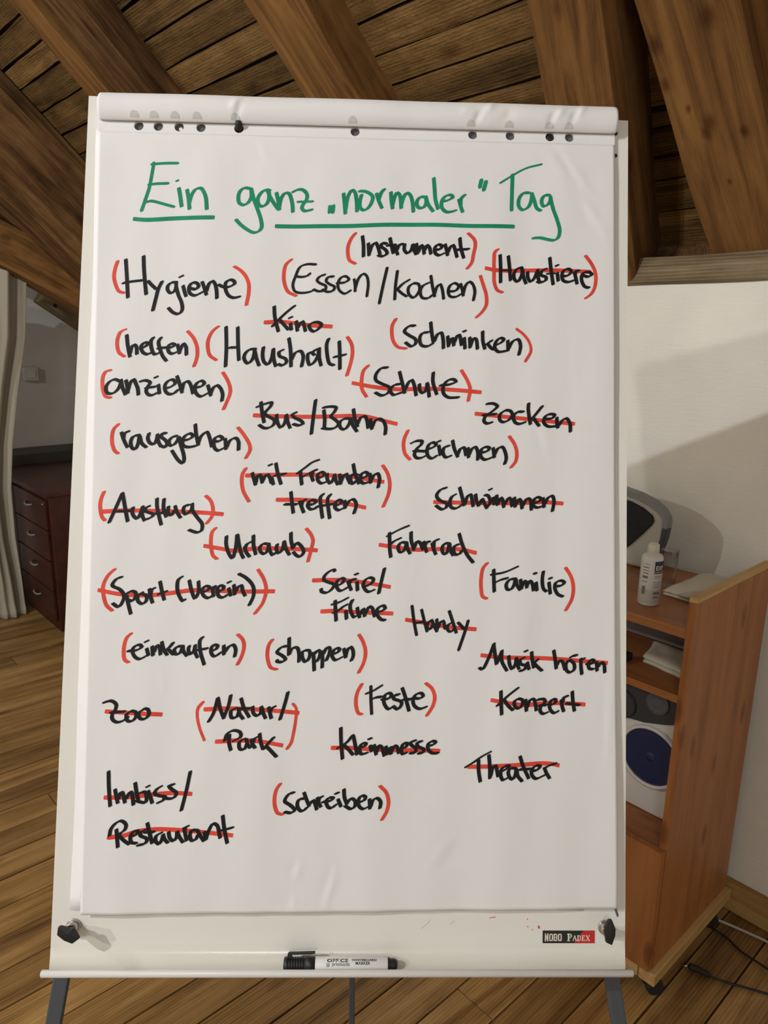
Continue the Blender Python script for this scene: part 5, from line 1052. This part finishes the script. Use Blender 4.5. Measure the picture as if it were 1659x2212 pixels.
# bottle
bt = empty('bottle', (1.545, 0.767, 0.945), 'milky plastic bottle with white cap and black label on top of the beech cabinet', 'bottle')
BT = frame(Vector((1.545, 0.767, 0.945)), Vector((0.62, -0.78, 0)), Vector((0.78, 0.62, 0)), Vector((0,0,1)))
s = MB(); s.lathe([(0.021, 0.0), (0.0235, 0.002), (0.0245, 0.006), (0.0245, 0.040)], 36); s.lathe([(0.0243, 0.040), (0.0245, 0.0405), (0.0245, 0.108), (0.0235, 0.115), (0.020, 0.120), (0.0125, 0.1225), (0.0125, 0.126)], 36)
s.build('body', M_PE, bt, BT, recalc=True)
s = MB(); s.lathe([(0.02465, 0.007), (0.02465, 0.040)], 36, cap=False); s.build('liquid_level', M_LIQUID, bt, BT)
s = MB(); s.lathe([(0.0130, 0.1235), (0.0135, 0.1240), (0.0128, 0.1425), (0.0112, 0.1445), (0.010, 0.1462)], 24); s.build('cap', plain('cream_cap', (0.62, 0.59, 0.50, 1), 0.4), bt, BT)
def wrapband(a0, a1, z0, z1, r, name, mat, parent, M, n=14):
    s = MB(); s.grid(n, 1, lambda i, j: (r*math.sin(a0+(a1-a0)*i), -r*math.cos(a0+(a1-a0)*i), z0+(z1-z0)*j)); return s.build(name, mat, parent, M, recalc=False)
lb = wrapband(0.08, 1.40, 0.086, 0.109, 0.0248, 'label', M_NAVY, bt, BT)
wrapband(0.08, 1.40, 0.079, 0.086, 0.0248, 'label', plain('olive_print', (0.22, 0.19, 0.13, 1), 0.6), bt, BT)
wrap_text('lettering', [('EXP', 0.0145, 0.0045, 0.0885, 0.85, 0.0004)], 0.02485, M_STK_W, lb, BT, 'Z')
s = MB()
for (aa, ab, zz, zh) in ((0.15, 0.9, 0.073, 0.0016), (0.15, 0.9, 0.069, 0.0012), (0.05, 0.9, 0.059, 0.0012), (0.1, 0.9, 0.055, 0.0012), (0.1, 0.85, 0.051, 0.0012), (0.1, 0.8, 0.047, 0.0012), (0.15, 0.8, 0.030, 0.006), (0.15, 0.7, 0.021, 0.004),
     (-0.9, -0.35, 0.100, 0.0012), (-1.0, -0.4, 0.092, 0.0022), (-1.0, -0.4, 0.085, 0.0018), (-1.0, -0.4, 0.078, 0.0022), (-1.0, -0.45, 0.067, 0.006), (-1.0, -0.45, 0.058, 0.0018), (-0.95, -0.6, 0.028, 0.020)):
    s.grid(8, 1, lambda i, j: (0.0249*math.sin(aa+(ab-aa)*i), -0.0249*math.cos(aa+(ab-aa)*i), zz+zh*j))
s.build('small_print', plain('grey_print', (0.16, 0.155, 0.15, 1), 0.7), bt, BT, recalc=False)

# drinking glass
gl = MB(); gl.lathe([(0.0175, 0.0), (0.0185, 0.001), (0.0200, 0.045), (0.0215, 0.092), (0.0210, 0.0925), (0.0195, 0.046), (0.0178, 0.010), (0.001, 0.009)], 40, cap=True)
go = gl.build('drinking_glass', M_GLASS, None, Matrix.Translation((1.700, 0.800, 0.9452)))
tag(go, 'empty clear drinking glass behind the plastic bottle on the beech cabinet', 'glass')

# folded cloths
def cloth(name, quad, z, layers, th, label, seed):
    P = [Vector(p) for p in quad]; s = MB()
    for l in range(layers):
        sh = 0.003*l
        def fn(i, j):
            a = P[0].lerp(P[1], i); b = P[3].lerp(P[2], i); p = a.lerp(b, j)
            e = min(i, 1-i, j, 1-j)*8; e = min(1, e)
            zz = z+th*l+th*0.8*(e**0.5)+0.003*noise.noise((p.x*22, p.y*22, seed+l*0.3))*(1 if l == layers-1 else 0.5)+(0.004 if i < 0.15 else 0)*noise.noise((p.y*60, l, seed))
            return (p.x+0.002*noise.noise((p.y*50, l*3, seed)), p.y+0.003*noise.noise((p.x*30, l*5, seed)), zz)
        s.grid(26, 18, fn)
        s.grid(26, 1, lambda i, j: (fn(i, 0)[0], fn(i, 0)[1], (fn(i, 0)[2])*(j)+(z+th*l)*(1-j)))
        s.grid(18, 1, lambda i, j: (fn(0, i)[0], fn(0, i)[1], (fn(0, i)[2])*(j)+(z+th*l)*(1-j)))
    o = s.build(name, M_CLOTH, None, Matrix.Identity(4), recalc=False, solid=0.0006)
    return tag(o, label, 'cloth')
cloth('folded_cloth', [(1.632, 0.7765, 0), (1.622, 0.690, 0), (1.845, 0.640, 0), (1.845, 0.772, 0)], 0.9462, 2, 0.009, 'folded cream cloth lying on top of the cabinet beside the glass', 1.3)
cloth('crumpled_cloth', [(1.560, 0.772, 0), (1.545, 0.668, 0), (1.66, 0.645, 0), (1.665, 0.800, 0)], 0.7912, 2, 0.011, 'crumpled cream cloth on the open shelf below the cabinet top', 7.7)
# printed folders behind the cloth, and a small black plug
pp = empty('paper_stack', (1.74, 0.86, 0.79), 'stack of grey printed folders leaning in the shelf behind the cream cloth', 'papers')
for k in range(4):
    s = MB(); s.box(-0.003, 0.003, 0.652, 1.08-0.01*k, 0, 0.098)
    Mx = Matrix.Translation((1.705+0.012*k, 0, 0.7915)) @ Matrix.Rotation(math.radians(7+2*k), 4, 'Y')
    f_ = s.build('folder', M_PRINT, pp, Mx, bevel=0.0006)
    if k == 0:
        s = MB(); s.box(-0.0036, -0.003, 0.675, 0.735, 0.055, 0.090); s.build('navy_label', M_NAVY, f_, Mx)
s = MB(); s.box(-0.016, 0.016, -0.010, 0.010, 0, 0.018); s.lathe([(0.006, 0), (0.006, 0.014), (0.003, 0.016)], 14, frame(Vector((-0.016, 0, 0.009)), Vector((0,1,0)), Vector((0,0,1)), Vector((-1,0,0))))
o = s.build('audio_adapter', M_BLACK, None, Matrix.Translation((1.535, 0.803, 0.7905)), bevel=0.002); tag(o, 'small black plug lying on the shelf left of the crumpled cloth', 'plug')

# ------------------------------------------------------------------ cables on the floor
def spline(P, n=10):
    P = [Vector(p) for p in P]; Q = [2*P[0]-P[1]]+P+[2*P[-1]-P[-2]]; out = []
    for i in range(1, len(Q)-2):
        for k in range(n):
            t = k/n; a, b, c, d_ = Q[i-1:i+3]
            out.append(0.5*((2*b)+(-a+c)*t+(2*a-5*b+4*c-d_)*t*t+(-a+3*b-3*c+d_)*t**3))
    return out+[P[-1]]
s = MB(); s.tube(spline([(1.80, 0.72, 0.006), (1.815, 0.612, 0.006), (1.824, 0.572, 0.006), (1.833, 0.527, 0.006), (1.840, 0.484, 0.006), (1.845, 0.40, 0.006), (1.80, 0.1, 0.006), (1.7, -0.4, 0.006)]), 0.0035, 10)
tag(s.build('power_cable', M_CABLE_W, None), 'white cable running along the skirting on the floor', 'cable')
s = MB(); s.tube(spline([(1.74, 0.78, 0.006), (1.775, 0.66, 0.006), (1.775, 0.592, 0.006), (1.772, 0.560, 0.006), (1.756, 0.518, 0.0058), (1.746, 0.448, 0.010), (1.735, 0.36, 0.006), (1.68, 0.1, 0.006), (1.70, -0.3, 0.006)]), 0.003, 10)
tag(s.build('power_cable', M_CABLE_K, None), 'black cable coming out from under the cabinet', 'cable')
pc = empty('power_cable', (1.612, 0.563, 0.0), 'black cable ending in a plug, loose on the floor in front of the castors', 'cable')
s = MB(); s.tube(spline([(1.619, 0.540, 0.007), (1.621, 0.532, 0.006), (1.639, 0.494, 0.005), (1.676, 0.422, 0.005), (1.72, 0.32, 0.005), (1.70, 0.05, 0.005), (1.60, -0.3, 0.005)]), 0.0027, 10); s.build('cord', M_CABLE_K, pc)
pts = spline([(1.604, 0.586, 0.010), (1.610, 0.572, 0.010), (1.618, 0.545, 0.009), (1.621, 0.536, 0.007)], 6)
s = MB(); s.tube(pts, [0.0050, 0.0078]+[0.0082]*6+[0.0070, 0.0076]+[0.0064]*5+[0.0048]*(len(pts)-15), 14); s.build('plug', M_RUBBER, pc)
s = MB(); s.tube([(1.596, 0.598, 0.010), (1.604, 0.586, 0.010)], 0.0028, 10); e = s.build('plug_tip', M_CHROME, pc)

# ------------------------------------------------------------------ far left corner: drawer cabinet, curtain, switch
dc = empty('drawer_cabinet', (1.5, 4.2, 0.0), 'dark mahogany drawer cabinet beside the curtain at the far wall', 'cabinet')
vbox(1.165, 1.80, 3.760, 4.66, 0.0, 0.722, 'carcass', M_MAHOG, dc, 0.003, 'Y')
vbox(1.148, 1.815, 3.752, 4.67, 0.722, 0.742, 'cabinet_top', M_MAHOG, dc, 0.003, 'Y')
zs = [0.05, 0.215, 0.38, 0.545, 0.705]
for z0, z1 in zip(zs, zs[1:]):
    dr = vbox(1.150, 1.164, 3.790, 4.30, z0+0.003, z1-0.003, 'drawer', M_MAHOG, dc, 0.002, 'Y')
    s = MB(); yc, zc = 4.03, z0+0.105
    s.tube([(1.150, yc-0.045, zc), (1.135, yc-0.036, zc-0.004), (1.131, yc, zc-0.007), (1.135, yc+0.036, zc-0.004), (1.150, yc+0.045, zc)], 0.005, 10); s.build('handle', M_GREYPL, dr)
vbox(1.150, 1.164, 4.31, 4.64, 0.05, 0.702, 'door', M_MAHOG, dc, 0.002)
s = MB(); s.lathe([(0.007, 0), (0.007, 0.004), (0.004, 0.006)], 16, frame(Vector((1.150, 3.815, 0.68)), YY, Vector((0,0,1)), Vector((-1,0,0)))); s.build('lock', M_CHROME, dc)
lc = MB(); lc.box(1.20, 1.89, 4.70, 4.985, 0.0, 0.80)
tag(lc.build('sideboard', M_SLATEWOOD, None, bevel=0.004), 'low dark grey sideboard behind the mahogany cabinet at the grey wall', 'sideboard')
s = MB()
def redge(z):
    T = [(0.0, 1.100), (0.03, 1.105), (0.2, 1.102), (0.45, 1.090), (0.72, 1.095), (0.95, 1.125), (1.25, 1.185), (1.5, 1.245), (1.84, 1.285), (2.0, 1.29)]
    for (a, b), (c, d_) in zip(T, T[1:]):
        if a <= z <= c: return b+(d_-b)*(z-a)/(c-a)
    return T[-1][1]
def curt(i, j):
    z = 0.006+1.86*j; x = 0.35+(redge(z)-0.35)*i
    amp = 0.030*(0.5+0.5*min(1, z/0.8))
    y_ = 4.14+amp*math.sin(i*40+0.8*math.sin(z*2.3)+z*0.9)+0.012*math.sin(i*93+z*1.7)+0.02*(1-i)
    if z < 0.06: y_ -= 0.02*(0.06-z)/0.06
    return (x, y_, z)
s.grid(220, 60, curt)
co = s.build('curtain', M_CURTAIN, None, recalc=False, solid=0.003); tag(co, 'beige floor-length curtain hanging in folds at the left edge', 'curtain')
sw = empty('light_switch', (1.50, 5.0, 1.26), 'small square ivory light switch on the grey far wall beside the curtain', 'switch')
s = MB(); s.box(1.462, 1.548, 4.968, 4.9995, 1.222, 1.306); s.build('switch_box', M_SWITCH, sw, bevel=0.003)
s = MB(); s.box(1.478, 1.532, 4.962, 4.968, 1.238, 1.290); s.build('rocker', M_SWITCH, sw, bevel=0.002)
